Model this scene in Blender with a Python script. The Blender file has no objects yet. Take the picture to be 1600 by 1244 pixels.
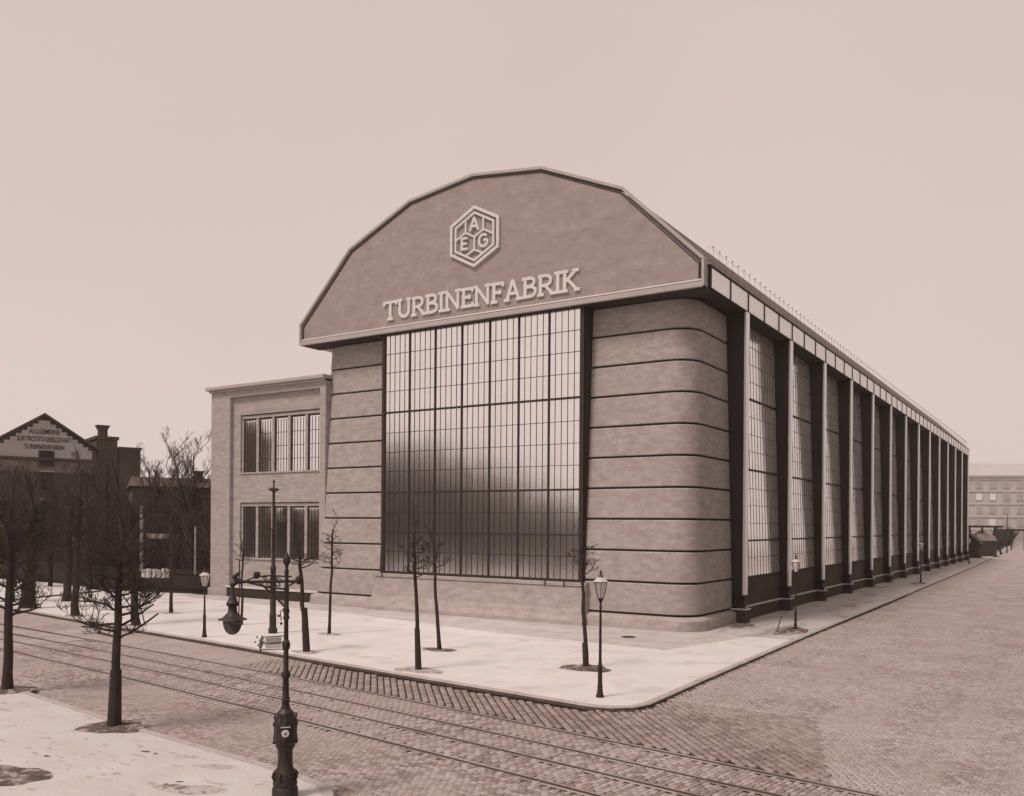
import bpy, math, random
from mathutils import Vector
random.seed(11)
R = random.Random(5)
sc = bpy.context.scene
col = sc.collection
# ------------------------------------------------------------------ camera, sky, sun, exposure
cam_d = bpy.data.cameras.new('camera')
cam = bpy.data.objects.new('camera', cam_d); col.objects.link(cam)
CAM = Vector((16.24, -50.03, 5.72))
YAW, ROLL = 0.57584, 0.007475
cam.location = CAM
fw = Vector((-math.sin(YAW), math.cos(YAW), 0)); rt = Vector((math.cos(YAW), math.sin(YAW), 0)); up = Vector((0, 0, 1))
cr, sr = math.cos(ROLL), math.sin(ROLL)
rt2 = rt*cr + up*sr; up2 = up*cr - rt*sr
from mathutils import Matrix
cam.matrix_world = Matrix(((rt2.x, up2.x, -fw.x, CAM.x), (rt2.y, up2.y, -fw.y, CAM.y), (rt2.z, up2.z, -fw.z, CAM.z), (0, 0, 0, 1)))
cam_d.sensor_width = 36.0
cam_d.lens = 36*1367.3/1600
cam_d.shift_y = (819.66-622)/1600
cam_d.clip_start = 0.1; cam_d.clip_end = 4000
sc.camera = cam

SUN_EL, SUN_AZ = math.radians(57), math.radians(200)     # compass style, from south-west of the front
world = bpy.data.worlds.new('World'); sc.world = world; world.use_nodes = True
nt = world.node_tree; nt.nodes.clear()
out = nt.nodes.new('ShaderNodeOutputWorld'); bg = nt.nodes.new('ShaderNodeBackground')
sky = nt.nodes.new('ShaderNodeTexSky'); sky.sky_type = 'NISHITA'; sky.sun_disc = False
sky.sun_elevation = SUN_EL; sky.sun_rotation = SUN_AZ; sky.air_density = 1.2; sky.dust_density = 6
hs = nt.nodes.new('ShaderNodeHueSaturation'); hs.inputs['Saturation'].default_value = 0.0
mul = nt.nodes.new('ShaderNodeMix'); mul.data_type = 'RGBA'; mul.blend_type = 'MULTIPLY'; mul.inputs[0].default_value = 1
mul.inputs[7].default_value = (0.68, 0.575, 0.54, 1)
mx = nt.nodes.new('ShaderNodeMix'); mx.data_type = 'RGBA'; mx.inputs[0].default_value = 0.90
# even overcast veil with soft clouds, slightly darker towards the zenith
tc = nt.nodes.new('ShaderNodeTexCoord'); sep = nt.nodes.new('ShaderNodeSeparateXYZ')
ramp = nt.nodes.new('ShaderNodeValToRGB')
e = ramp.color_ramp.elements
e[0].position = 0.0; e[0].color = (.80, .66, .62, 1)
e[1].position = 0.75; e[1].color = (.64, .51, .475, 1)
m = ramp.color_ramp.elements.new(0.22); m.color = (.745, .605, .565, 1)
cn = nt.nodes.new('ShaderNodeTexNoise'); cn.inputs['Scale'].default_value = 2.2; cn.inputs['Detail'].default_value = 5
cmul = nt.nodes.new('ShaderNodeMix'); cmul.data_type = 'RGBA'; cmul.blend_type = 'OVERLAY'; cmul.inputs[0].default_value = 0.10
nt.links.new(tc.outputs['Generated'], sep.inputs[0]); nt.links.new(sep.outputs['Z'], ramp.inputs[0])
nt.links.new(tc.outputs['Generated'], cn.inputs['Vector'])
nt.links.new(ramp.outputs[0], cmul.inputs[6]); nt.links.new(cn.outputs['Fac'], cmul.inputs[7])
sc10 = nt.nodes.new('ShaderNodeVectorMath'); sc10.operation = 'SCALE'; sc10.inputs[3].default_value = 10.0
nt.links.new(cmul.outputs[2], sc10.inputs[0])
nt.links.new(sky.outputs[0], hs.inputs['Color']); nt.links.new(hs.outputs[0], mul.inputs[6])
nt.links.new(mul.outputs[2], mx.inputs[6]); nt.links.new(sc10.outputs[0], mx.inputs[7])
nt.links.new(mx.outputs[2], bg.inputs['Color']); bg.inputs['Strength'].default_value = 0.1
nt.links.new(bg.outputs[0], out.inputs['Surface'])

sun_d = bpy.data.lights.new('sun', 'SUN'); sun = bpy.data.objects.new('sun', sun_d); col.objects.link(sun)
sun_d.energy = 2.4; sun_d.angle = math.radians(14); sun_d.color = (1.0, .84, .78)
sdir = Vector((math.sin(SUN_AZ)*math.cos(SUN_EL), math.cos(SUN_AZ)*math.cos(SUN_EL), math.sin(SUN_EL)))
sun.rotation_euler = sdir.to_track_quat('Z', 'Y').to_euler(); sun.location = (-30, -80, 60)
vs = sc.view_settings
vs.view_transform = 'Standard'; vs.look = 'None'; vs.exposure = 0.05; vs.gamma = 1; vs.use_curve_mapping = False
sc.cycles.max_bounces = 8; sc.cycles.volume_bounces = 0
try:
    sc.cycles.volume_step_rate = 5; sc.cycles.use_denoising = True
except Exception: pass

# ------------------------------------------------------------------ materials
def tone(g):
    """grey value -> the photograph's sepia scale (dark browns, pale pinks)"""
    t = min(1, max(0, g/0.5))
    a = (1.30, .94, .78); b = (1.0, .99, .97)
    return tuple(min(1, g*(a[i]*(1-t)+b[i]*t)) for i in range(3)) + (1,)
MATS = {}
def mat(name, g, rough=.85, var=.15, scale=1.2, fine=18, stretch=(1, 1, 1), bump=.0, bscale=30, metal=0, spec=.3, island=0.0, g2=None, patch=None, emit=None):
    if name in MATS: return MATS[name]
    m = bpy.data.materials.new(name); m.use_nodes = True; t = m.node_tree; N = t.nodes; L = t.links
    p = N['Principled BSDF']; p.inputs['Roughness'].default_value = rough; p.inputs['Metallic'].default_value = metal
    p.inputs['Specular IOR Level'].default_value = spec
    tcn = N.new('ShaderNodeTexCoord'); mp = N.new('ShaderNodeMapping'); mp.inputs['Scale'].default_value = stretch
    L.new(tcn.outputs['Object'], mp.inputs[0])
    n1 = N.new('ShaderNodeTexNoise'); n1.inputs['Scale'].default_value = scale; n1.inputs['Detail'].default_value = 6; n1.inputs['Roughness'].default_value = .6
    n2 = N.new('ShaderNodeTexNoise'); n2.inputs['Scale'].default_value = fine; n2.inputs['Detail'].default_value = 4; n2.inputs['Roughness'].default_value = .7
    L.new(mp.outputs[0], n1.inputs['Vector']); L.new(mp.outputs[0], n2.inputs['Vector'])
    ad = N.new('ShaderNodeMath'); ad.operation = 'ADD'; L.new(n1.outputs[0], ad.inputs[0]); L.new(n2.outputs[0], ad.inputs[1])
    last = ad
    if island:
        ge = N.new('ShaderNodeNewGeometry'); mm = N.new('ShaderNodeMath'); mm.operation = 'MULTIPLY_ADD'
        mm.inputs[1].default_value = island; L.new(ge.outputs['Random Per Island'], mm.inputs[0])
        sb = N.new('ShaderNodeMath'); sb.operation = 'SUBTRACT'; L.new(ad.outputs[0], sb.inputs[0]); sb.inputs[1].default_value = island/2
        L.new(sb.outputs[0], mm.inputs[2]); last = mm
    rp = N.new('ShaderNodeValToRGB'); E = rp.color_ramp.elements
    E[0].position = .0; E[1].position = 1.0
    mr = N.new('ShaderNodeMapRange'); mr.inputs[1].default_value = .74; mr.inputs[2].default_value = 1.26
    L.new(last.outputs[0], mr.inputs[0]); L.new(mr.outputs[0], rp.inputs[0])
    E[0].color = tone(g*(1-var)); E[1].color = tone(g*(1+var))
    colout = rp.outputs[0]
    if patch:   # (scale, low, high, grey, amount, stretch) second tone in patches: dirt, slush, wear
        n3 = N.new('ShaderNodeTexNoise'); n3.inputs['Scale'].default_value = patch[0]; n3.inputs['Detail'].default_value = 7; n3.inputs['Roughness'].default_value = .62
        mp3 = N.new('ShaderNodeMapping'); mp3.inputs['Scale'].default_value = patch[5] if len(patch) > 5 else (1, 1, 1)
        if len(patch) > 6: mp3.inputs['Rotation'].default_value = (0, 0, patch[6])
        L.new(tcn.outputs['Object'], mp3.inputs[0]); L.new(mp3.outputs[0], n3.inputs['Vector'])
        r3 = N.new('ShaderNodeMapRange'); r3.inputs[1].default_value = patch[1]; r3.inputs[2].default_value = patch[2]; r3.inputs[4].default_value = patch[4]
        L.new(n3.outputs[0], r3.inputs[0])
        mxx = N.new('ShaderNodeMix'); mxx.data_type = 'RGBA'; L.new(r3.outputs[0], mxx.inputs[0]); L.new(colout, mxx.inputs[6]); mxx.inputs[7].default_value = tone(patch[3])
        colout = mxx.outputs[2]
    L.new(colout, p.inputs['Base Color'])
    if bump:
        bn = N.new('ShaderNodeTexNoise'); bn.inputs['Scale'].default_value = bscale; bn.inputs['Detail'].default_value = 5
        L.new(mp.outputs[0], bn.inputs['Vector'])
        bp = N.new('ShaderNodeBump'); bp.inputs['Strength'].default_value = bump; bp.inputs['Distance'].default_value = .03
        L.new(bn.outputs[0], bp.inputs['Height']); L.new(bp.outputs[0], p.inputs['Normal'])
    MATS[name] = m; return m

def glass_mat(name, g, refl, rough, mirror=.9, wob=.02):
    m = bpy.data.materials.new(name); m.use_nodes = True; t = m.node_tree; N = t.nodes; L = t.links
    N.remove(N['Principled BSDF']); o = N['Material Output']
    d = N.new('ShaderNodeBsdfDiffuse'); d.inputs[0].default_value = tone(g)
    gl = N.new('ShaderNodeBsdfGlossy'); gl.inputs['Roughness'].default_value = rough; gl.inputs[0].default_value = (mirror*1.0, mirror*.985, mirror*.97, 1)
    tcn = N.new('ShaderNodeTexCoord'); n = N.new('ShaderNodeTexNoise'); n.inputs['Scale'].default_value = .8; n.inputs['Detail'].default_value = 3
    L.new(tcn.outputs['Object'], n.inputs['Vector'])
    bp = N.new('ShaderNodeBump'); bp.inputs['Strength'].default_value = wob; bp.inputs['Distance'].default_value = .3
    L.new(n.outputs[0], bp.inputs['Height']); L.new(bp.outputs[0], gl.inputs['Normal'])
    # dust: reflection strength varies a little
    n2 = N.new('ShaderNodeTexNoise'); n2.inputs['Scale'].default_value = .35; n2.inputs['Detail'].default_value = 8
    L.new(tcn.outputs['Object'], n2.inputs['Vector'])
    mr = N.new('ShaderNodeMapRange'); mr.inputs[1].default_value = .3; mr.inputs[2].default_value = .7
    mr.inputs[3].default_value = refl-.05; mr.inputs[4].default_value = min(1, refl+.05); L.new(n2.outputs[0], mr.inputs[0])
    mx = N.new('ShaderNodeMixShader'); L.new(mr.outputs[0], mx.inputs[0]); L.new(d.outputs[0], mx.inputs[1]); L.new(gl.outputs[0], mx.inputs[2])
    L.new(mx.outputs[0], o.inputs['Surface']); MATS[name] = m; return m

M_conc = mat('pylon_concrete', .35, .9, .24, 1.6, 11, (1, 1, 2.2), .35, 16, patch=(1.3, .46, .74, .24, .45, (1, 1, 2.4)))
M_gable = mat('gable_render', .30, .9, .18, 1.4, 12, (1, 1, 1.8), .3, 16, patch=(.6, .45, .75, .24, .6, (1, 1, 1.8)))
M_trim = mat('pale_trim', .40, .8, .10, .8, 10)
M_letter = mat('letter_stone', .66, .8, .05, 1, 20)
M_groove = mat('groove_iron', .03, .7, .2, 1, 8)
M_frame = mat('window_iron', .028, .6, .2, 2, 20)
M_web = mat('shaded_column_iron', .030, .6, .25, .6, 9, (1, 1, .4))  # web shade put into a darker copy of the column material
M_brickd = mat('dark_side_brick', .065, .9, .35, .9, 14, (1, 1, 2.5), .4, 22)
M_cap = mat('side_capstone', .55, .8, .15, 1, 9)
M_roofg = mat('roof_wired_glass', .46, .45, .2, .8, 12)
M_roofb = mat('roof_bar_iron', .22, .6, .2)
M_annex = mat('annex_concrete', .36, .9, .26, 1.6, 10, (1, 1, 4), .5, 9, patch=(.8, .48, .72, .23, .6, (.6, 1, 4.5)))
M_base = mat('basement_brick', .035, .9, .3, 1, 12, bump=.3)
M_snow = mat('pavement_gravel', .61, .95, .09, .5, 22, bump=.25, bscale=22, patch=(.55, .54, .72, .36, .6))
M_snow2 = mat('near_pavement_gravel', .50, .95, .12, .6, 30, bump=.35, bscale=18, patch=(1.9, .58, .66, .22, .6, (1, 2.6, 1), .2))
M_side = mat('side_pavement_gravel', .45, .95, .12, .5, 20, bump=.3, bscale=16, patch=(.35, .50, .64, .20, .8, (1.6, .6, 1)))
M_soil = mat('tree_pit_soil', .09, .95, .5, 3, 20, bump=.8, bscale=14, patch=(2.6, .50, .60, .36, .8))
M_soil2 = mat('faint_tree_pit_soil', .42, .95, .25, 3, 20, bump=.5, bscale=14, patch=(3, .52, .60, .13, .9))
M_road = mat('road_bed', .13, .95, .35, .35, 26, (1, 1, 1), .5, 20, patch=(.22, .45, .65, .36, .75, (1, 1, 1)))
M_sett = mat('sett_granite', .28, .8, .34, .35, 20, island=.75, bump=.4, bscale=30, patch=(.20, .42, .62, .31, .8))
M_settd = mat('kerbside_sett_granite', .235, .8, .3, .35, 20, island=.5, bump=.4, bscale=30, patch=(.3, .5, .7, .27, .6))
M_far = mat('dusty_carriageway', .305, .95, .4, .6, 5, (1, .6, 1), .8, 7, patch=(.30, .38, .66, .33, .7, (2.6, .22, 1), .04))
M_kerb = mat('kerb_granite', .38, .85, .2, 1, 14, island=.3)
M_kerbf = mat('shaded_kerb_granite', .10, .85, .3, 1, 14)  # shadow on the kerb faces put into a darker granite
M_kerbshade = mat('kerb_shade', .035, .7, .4, 1.2, 9)  # colour of the painted shadow band below the kerb
M_rail = mat('rail_steel', .09, .45, .3, 1, 12, metal=.4)
M_slot = mat('rail_slot_dark', .015, .8, .3)
M_iron = mat('cast_iron', .022, .55, .3, 3, 15, spec=.4)
M_bark = mat('tree_bark', .032, .9, .4, 4, 25, bump=.6, bscale=25)
M_twig = mat('background_twigs', .055, .9, .5, .8, 6)
M_oldb = mat('old_factory_brick', .075, .9, .3, .5, 8, bump=.3)
M_oldw = mat('old_factory_plaster', .44, .9, .14, .4, 5)
M_dark = mat('dark_timber', .028, .9, .4, .6, 8)
M_roofd = mat('slate_roof', .07, .8, .3, .6, 8)
M_pale = mat('pale_paint', .50, .8, .12)
M_grey = mat('weathered_post', .22, .9, .5, 1.5, 7)
M_clock = mat('dial_enamel', .62, .4, .05)
M_blk = mat('unseen_block_stucco', .06, .9, .3, .3, 5)  # dark tone of the unseen blocks added for reflections and shade
M_blkw = mat('plain_dark_window', .02, .3, .2)
M_ground = mat('open_ground', .33, .95, .15, .1, 4, patch=(.1, .5, .7, .25, .7))
M_farw = mat('hazed_stucco', .46, .9, .2, .2, 2)  # distance haze put into the far block's pale colours
M_farwin = mat('hazed_window', .36, .5, .15)
M_farlit = mat('distant_lit_pane', .72, .6, .05)  # brightness of lit windows put into a pale pane colour
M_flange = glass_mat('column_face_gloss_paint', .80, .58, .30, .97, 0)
M_eave = glass_mat('eave_frosted_glass', .72, .62, .28, .97, 0)
G_front = glass_mat('front_window_glass', .04, .965, .155, 1.0, .012)
G_side = glass_mat('side_window_glass', .95, .74, .12, 1.0, .0)
G_annex = glass_mat('annex_window_glass', .05, .95, .07, 1.0, .01)
G_lamp = glass_mat('lantern_glass', .45, .55, .12)
G_globe = glass_mat('globe_glass', .03, .12, .18)

# ------------------------------------------------------------------ mesh helpers
class MB:
    def __init__(s): s.v = []; s.f = []; s.mi = []
    def add(s, vs, fs, mi=0):
        b = len(s.v); s.v += [tuple(v) for v in vs]; s.f += [tuple(i+b for i in f) for f in fs]; s.mi += [mi]*len(fs); return s
    def box(s, x0, x1, y0, y1, z0, z1, mi=0):
        return s.add([(x0,y0,z0),(x1,y0,z0),(x1,y1,z0),(x0,y1,z0),(x0,y0,z1),(x1,y0,z1),(x1,y1,z1),(x0,y1,z1)],
                     [(0,3,2,1),(4,5,6,7),(0,1,5,4),(1,2,6,5),(2,3,7,6),(3,0,4,7)], mi)
    def bbox(s, x0, x1, y0, y1, z0, z1, b=.02, mi=0):
        """box with a small chamfer on its vertical and top edges"""
        rings = []
        for (z, i) in ((z0, b), (z0+b, 0), (z1-b, 0), (z1, b)):
            X0, X1, Y0, Y1 = x0+i, x1-i, y0+i, y1-i; c = b
            rings.append([(X0+c,Y0,z),(X1-c,Y0,z),(X1,Y0+c,z),(X1,Y1-c,z),(X1-c,Y1,z),(X0+c,Y1,z),(X0,Y1-c,z),(X0,Y0+c,z)])
        return s.loft(rings, True, mi)
    def loft(s, rings, cap=True, mi=0, closed=True):
        b = len(s.v); n = len(rings[0])
        for r in rings: s.v += [tuple(p) for p in r]
        fs = []
        m = n if closed else n-1
        for k in range(len(rings)-1):
            for i in range(m):
                j = (i+1) % n
                fs.append((b+k*n+i, b+k*n+j, b+(k+1)*n+j, b+(k+1)*n+i))
        if cap: fs.append(tuple(b+i for i in reversed(range(n)))); fs.append(tuple(b+(len(rings)-1)*n+i for i in range(n)))
        s.f += fs; s.mi += [mi]*len(fs); return s
    def beam(s, p0, p1, w, h, upv=(0,0,1), mi=0):
        p0 = Vector(p0); p1 = Vector(p1); d = (p1-p0).normalized(); u = Vector(upv); u = (u-d*u.dot(d))
        if u.length < 1e-4: u = Vector((1,0,0))-d*d.x
        u.normalize(); r = d.cross(u)
        q = [r*(w/2)*a+u*(h/2)*b for a, b in ((-1,-1),(1,-1),(1,1),(-1,1))]
        return s.loft([[p0+k for k in q], [p1+k for k in q]], True, mi)
    def tube(s, pts, rad, n=8, mi=0, cap=True):
        rings = []; pts = [Vector(p) for p in pts]
        for i, p in enumerate(pts):
            d = (pts[min(i+1, len(pts)-1)]-pts[max(i-1, 0)])
            d = d.normalized() if d.length > 1e-9 else Vector((0, 0, 1))
            a = Vector((1,0,0)) if abs(d.x) < .8 else Vector((0,1,0))
            u = d.cross(a).normalized(); w = d.cross(u)
            r = rad[i] if isinstance(rad, (list, tuple)) else rad
            rings.append([p+(u*math.cos(2*math.pi*k/n)+w*math.sin(2*math.pi*k/n))*r for k in range(n)])
        return s.loft(rings, cap, mi)
    def lathe(s, prof, c=(0,0,0), n=16, mi=0):
        return s.loft([[(c[0]+r*math.cos(2*math.pi*k/n), c[1]+r*math.sin(2*math.pi*k/n), c[2]+z) for k in range(n)] for r, z in prof], True, mi)
    def sphere(s, c, r, n=10, m=6, mi=0, sz=1):
        return s.lathe([(max(.001, r*math.sin(math.pi*i/m)), -sz*r*math.cos(math.pi*i/m)) for i in range(m+1)], c, n, mi)
    def build(s, name, mats, parent=None, smooth=False, kind=None):
        me = bpy.data.meshes.new(name); me.from_pydata(s.v, [], s.f)
        if not isinstance(mats, (list, tuple)): mats = [mats]
        for m in mats: me.materials.append(m)
        if len(mats) > 1: me.polygons.foreach_set('material_index', s.mi)
        if smooth:
            me.polygons.foreach_set('use_smooth', [True]*len(me.polygons))
            try: me.set_sharp_from_angle(angle=math.radians(40))
            except Exception: pass
        me.update()
        o = bpy.data.objects.new(name, me); col.objects.link(o)
        if parent: o.parent = parent
        if kind: o['kind'] = kind
        return o
def tag(o, label, cat, group=None, kind=None):
    if label: o['label'] = label
    if cat: o['category'] = cat
    if group: o['group'] = group
    if kind: o['kind'] = kind
    return o
def empty(name, loc=(0,0,0), rz=0):
    o = bpy.data.objects.new(name, None); col.objects.link(o); o.location = loc; o.rotation_euler = (0,0,rz)
    o.empty_display_size = .3; return o
def link_mesh(name, me, parent, loc=(0,0,0)):
    o = bpy.data.objects.new(name, me); col.objects.link(o); o.parent = parent; o.location = loc; return o

# ------------------------------------------------------------------ ground, road, pavements
PZ = .12
gr = MB().add([(-900,-700,-.14),(900,-700,-.14),(900,1100,-.14),(-900,1100,-.14)], [(0,1,2,3)]).build('ground', M_ground, kind='structure')
def ra(x): return -32.438 - .1327*x - .000746*x*x      # nearest rail
KERB = [(-90,-10.8),(-60,-16.4),(-47,-19.1),(-41.2,-20.4),(-33.5,-21.45),(-27,-22.25),(-15.16,-23.63),(-7.72,-24.65),(-2.62,-25.25),(1.66,-25.75),(3.0,-25.92),(3.7,-25.95),(4.3,-25.75),(4.75,-25.3),(4.95,-24.6),(4.93,-23.4),(4.82,-19.8),(4.5,-3.2),(4.1,29),(3.33,90.8),(2.08,150),(-2.9,347)]
NEAR = [(-90,-24.2),(-60,-28.3),(-24,-33.1),(-7.69,-35.2),(-4.66,-35.58),(-0.2,-35.98),(1.76,-36.2),(2.83,-36.45),(3.32,-36.8),(3.7,-37.4),(3.9,-38.2),(4.0,-50)]
EASTK = 19.0
# carriageway beyond the modelled setts
MB().add([(-90,-60,-.03),(EASTK,-60,-.03),(EASTK,347,-.03),(-90,347,-.03)], [(0,1,2,3)]).build('road_base', M_road, kind='structure')
def slab(name, poly, z0, z1, m, kind='structure'):
    return MB().loft([[(x,y,z0) for x,y in poly], [(x,y,z1) for x,y in poly]], True).build(name, m, kind=kind)
KI = []   # inner line of the kerb stones
def offset(line, d):
    o = []
    for i, p in enumerate(line):
        a = Vector(line[max(i-1,0)]); b = Vector(line[min(i+1,len(line)-1)]); t = (b-a).normalized(); n = Vector((-t.y, t.x))
        o.append((p[0]+n.x*d, p[1]+n.y*d))
    return o
kin = offset(KERB, .26)
pav = slab('pavement', kin[:17] + [(4.29,-6.2),(-90,-6.2)], -.1, PZ, M_snow)
# strip in front of and beside the hall, behind the front facade line
ko = kin[16:]
vs_ = []; fs_ = []
ys_ = [(x, y) for x, y in ko if y > -6] ; ys_ = [(4.29, -6.2)] + ys_
for (xa, ya), (xb, yb) in zip(ys_[:-1], ys_[1:]):
    wl = -1.5 if ya < 100 else -30
    b_ = len(vs_); vs_ += [(wl,ya,PZ-.002),(xa,ya,PZ-.002),(xb,yb,PZ-.002),(wl,yb,PZ-.002)]; fs_.append((b_,b_+1,b_+2,b_+3))
pav2 = MB().add(vs_, fs_).build('side_pavement', M_side, kind='structure')
M_snow3 = mat('facade_gravel', .44, .95, .15, .7, 20, bump=.3, bscale=18, patch=(.7, .45, .7, .52, .7))  # slightly darker gravel along the front
MB().add([(-40.3,-6.15,PZ+.003),(-40.3,-8.3,PZ+.003),(-22,-9.9,PZ+.003),(-8,-12.6,PZ+.003),(.6,-13.2,PZ+.003),(2.2,-6.3,PZ+.003),(2.2,-6.15,PZ+.003)], [(0,1,2,3,4,5,6)]).build('facade_gravel_strip', M_snow3, kind='structure')
nin = offset(NEAR, -.26)
npav = slab('near_pavement', [(-90,-50.4)] + nin + [(3.74,-50.4)], -.1, PZ, M_snow2)
slab('east_pavement', [(EASTK,-60),(26,-60),(26,347),(EASTK,347)], -.1, PZ, M_snow)
def kerb_stones(line, parent, side, L=1.15):
    segs = []
    for i in range(len(line)-1):
        a = Vector(line[i]); b = Vector(line[i+1]); n = max(1, round((b-a).length/L)); 
        if a.x < -48 or a.y > 100: n = max(1, n//6)
        for k in range(n): segs.append((a.lerp(b, k/n), a.lerp(b, (k+1)/n)))
    for a, b in segs:
        t = (b-a).normalized(); n = Vector((-t.y, t.x))*side; g = .006
        p, q = a+t*g, b-t*g; w = .258; h = PZ+.006+R.uniform(-.004, .004)
        o = MB()
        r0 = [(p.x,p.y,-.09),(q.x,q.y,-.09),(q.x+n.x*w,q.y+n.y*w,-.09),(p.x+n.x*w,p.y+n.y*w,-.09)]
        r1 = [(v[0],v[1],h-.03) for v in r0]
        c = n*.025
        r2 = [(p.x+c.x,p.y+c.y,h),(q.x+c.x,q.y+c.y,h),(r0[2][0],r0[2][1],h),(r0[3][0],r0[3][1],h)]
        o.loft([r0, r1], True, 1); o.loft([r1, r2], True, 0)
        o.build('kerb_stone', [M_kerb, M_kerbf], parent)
kerb_stones(KERB, pav, 1); kerb_stones(NEAR, npav, -1)
def strip_along(name, line, d0, d1, z, m, parent=None, kind='structure'):
    a = offset(line, d0); b = offset(line, d1); n = len(a)
    return MB().add([(x,y,z) for x,y in a]+[(x,y,z) for x,y in b], [(i,i+1,n+i+1,n+i) for i in range(n-1)]).build(name, m, parent, kind=kind)
strip_along('gutter_shade', KERB[:19], -.14, .01, .012, M_kerbshade)  # dark strip painting the kerb's shadow along its foot
strip_along('near_gutter', NEAR, .0, .07, .010, M_road)
# small kerb of the yard entrance at far left
MB().beam((-46.1,-18.6,.15),(-47.3,-15.6,.15),.18,.14).beam((-47.3,-15.55,.15),(-49.2,-9.4,.15),.18,.14).build('yard_kerb', M_kerbf, kind='structure')

# tram rails
def rail(off, name='tram_rail'):
    xs = [-90+i*4 for i in range(28)]; xs = [x for x in xs if x < EASTK]+[EASTK]
    o = MB()
    for w0, w1, z, mi in ((-.052, -.020, .012, 0), (-.020, .024, -.004, 1), (.024, .045, .011, 0)):
        a = [(x, ra(x)+off+w0, z) for x in xs]; b = [(x, ra(x)+off+w1, z) for x in xs]; n = len(xs)
        o.add(a+b, [(i,i+1,n+i+1,n+i) for i in range(n-1)], mi)
    o.build(name, [M_rail, M_slot], kind='structure')
for q in (0, 1.435, 2.65, 4.085): rail(q)
def rail_bed(off):
    xs = [-24+i*3 for i in range(15)]
    for a_, b_ in ((-.17,-.053),(.046,.17)):
        for i in range(len(xs)-1):
            p = [(xs[i], ra(xs[i])+off+a_), (xs[i+1], ra(xs[i+1])+off+a_), (xs[i+1], ra(xs[i+1])+off+b_), (xs[i], ra(xs[i])+off+b_)]
            yield [(x,y,-.002) for x,y in p]
for q in (0, 1.435, 2.65, 4.085):
    o = MB()
    for p in rail_bed(q): o.add(p, [(0,1,2,3)])
    o.build('rail_border', M_sett, kind='structure')

# setts: real stones near the camera
import numpy as np
def poly_y(line, x):
    for (x0,y0),(x1,y1) in zip(line, line[1:]):
        if x0 <= x <= x1: return y0+(y1-y0)*(x-x0)/(x1-x0)
    return None
def kerb_y(x): 
    v = poly_y(KERB[:12], x); return v if v is not None else 999
def near_y(x):
    v = poly_y(NEAR[:9], x); return v if v is not None else (-60 if x > 3.3 else -24)
rail_off = (0, 1.435, 2.65, 4.085)
M_sett2 = mat('dusty_sett_granite', .315, .9, .34, .35, 20, island=.45, bump=.5, bscale=25, patch=(.30, .38, .66, .35, .7, (2.6, .22, 1), .04))
M_joint = mat('dark_joint_grit', .03, .95, .5, 1.5, 14)
xs_ = [-10+i*1.5 for i in range(15)]
MB().add([(x, ra(x)+4.27, -.020) for x in xs_]+[(x, min(kerb_y(x)-.1, ra(x)+4.27+9), -.020) if x < 4.9 else (x, ra(x)+4.27+max(.1,(11-x)*.6), -.020) for x in xs_], [(i,i+1,16+i,15+i) for i in range(14)]).build('kerbside_bed', M_joint, kind='structure')
setts = []      # (cx, cy, ang, lx, ly, zone)
def inview(x, y):
    d = Vector((x-CAM.x, y-CAM.y, 0)); dep = d.dot(fw); r = d.dot(rt)
    return dep > 16.5 and dep < 62 and abs(r/dep) < .605
def field(ang, lx, ly, test, zone, x0, x1, y0, y1):
    c, s = math.cos(ang), math.sin(ang)
    ctr = Vector(((x0+x1)/2, (y0+y1)/2)); rad = math.hypot(x1-x0, y1-y0)/2
    nr = int(2*rad/ly)+1; nc = int(2*rad/lx)+1
    for j in range(nr):
        sh = (j % 2)*.5*lx + R.uniform(-.1,.1)*lx; wob = R.uniform(-.006,.006)
        for i in range(nc):
            u = -rad+i*lx+sh; v = -rad+j*ly+wob
            x = ctr.x+u*c-v*s; y = ctr.y+u*s+v*c
            if x0 <= x <= x1 and y0 <= y <= y1 and inview(x, y) and test(x, y):
                setts.append((x, y, ang+R.uniform(-.02,.02), lx*R.uniform(.86,.95), ly*(R.uniform(.84,.92) if zone != 1 else R.uniform(.75,.83)), zone))
def in_rails(x, y, m=.185):
    o = y-ra(x)
    return -.35 < o < 4.085+.10 and all(abs(o-q) > m for q in rail_off)
SL = math.atan(-.135)
field(SL+math.pi/2, .26, .135, lambda x,y: in_rails(x,y) and y < kerb_y(x)-.3, 0, -24, 16, -37, -26)
field(math.radians(-48), .30, .235, lambda x,y: y-ra(x) > 4.085+.22 and y < kerb_y(x)-.32 and x+ (y+26)*.3 < 10.5, 1, -12, 12, -30.5, -23.2)
field(SL, .20, .135, lambda x,y: y-ra(x) < -.42 and y > near_y(x)+.18, 0, -18, 16, -42, -29)
field(SL*.3+math.pi*0, .19, .15, lambda x,y: (x > 5.15 or y < kerb_y(x)-.3) and y-ra(x) > 4.085+.22 and not (x+(y+26)*.3 < 10.5 and y < -23.2 and y < kerb_y(x)), 2, 4.5, 17.5, -31, 12)
def sett_mesh(lx, ly, h=.045, k=.015):
    a, b = lx/2, ly/2
    v = [(-a,-b,-.03),(a,-b,-.03),(a,b,-.03),(-a,b,-.03),(-a,-b,h-k*.8),(a,-b,h-k*.8),(a,b,h-k*.8),(-a,b,h-k*.8),(-a+k,-b+k,h),(a-k,-b+k,h),(a-k,b-k,h),(-a+k,b-k,h)]
    f = [(0,1,5,4),(1,2,6,5),(2,3,7,6),(3,0,4,7),(4,5,9,8),(5,6,10,9),(6,7,11,10),(7,4,8,11),(8,9,10,11)]
    return v, f
road = MB().add([(-90,-60,-.024),(-24,-60,-.024),(-24,-20,-.024),(-90,-8,-.024)], [(0,1,2,3)]).build('road', M_road, kind='structure')
setts.sort(key=lambda t: (t[0]-CAM.x)**2+(t[1]-CAM.y)**2)
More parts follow.
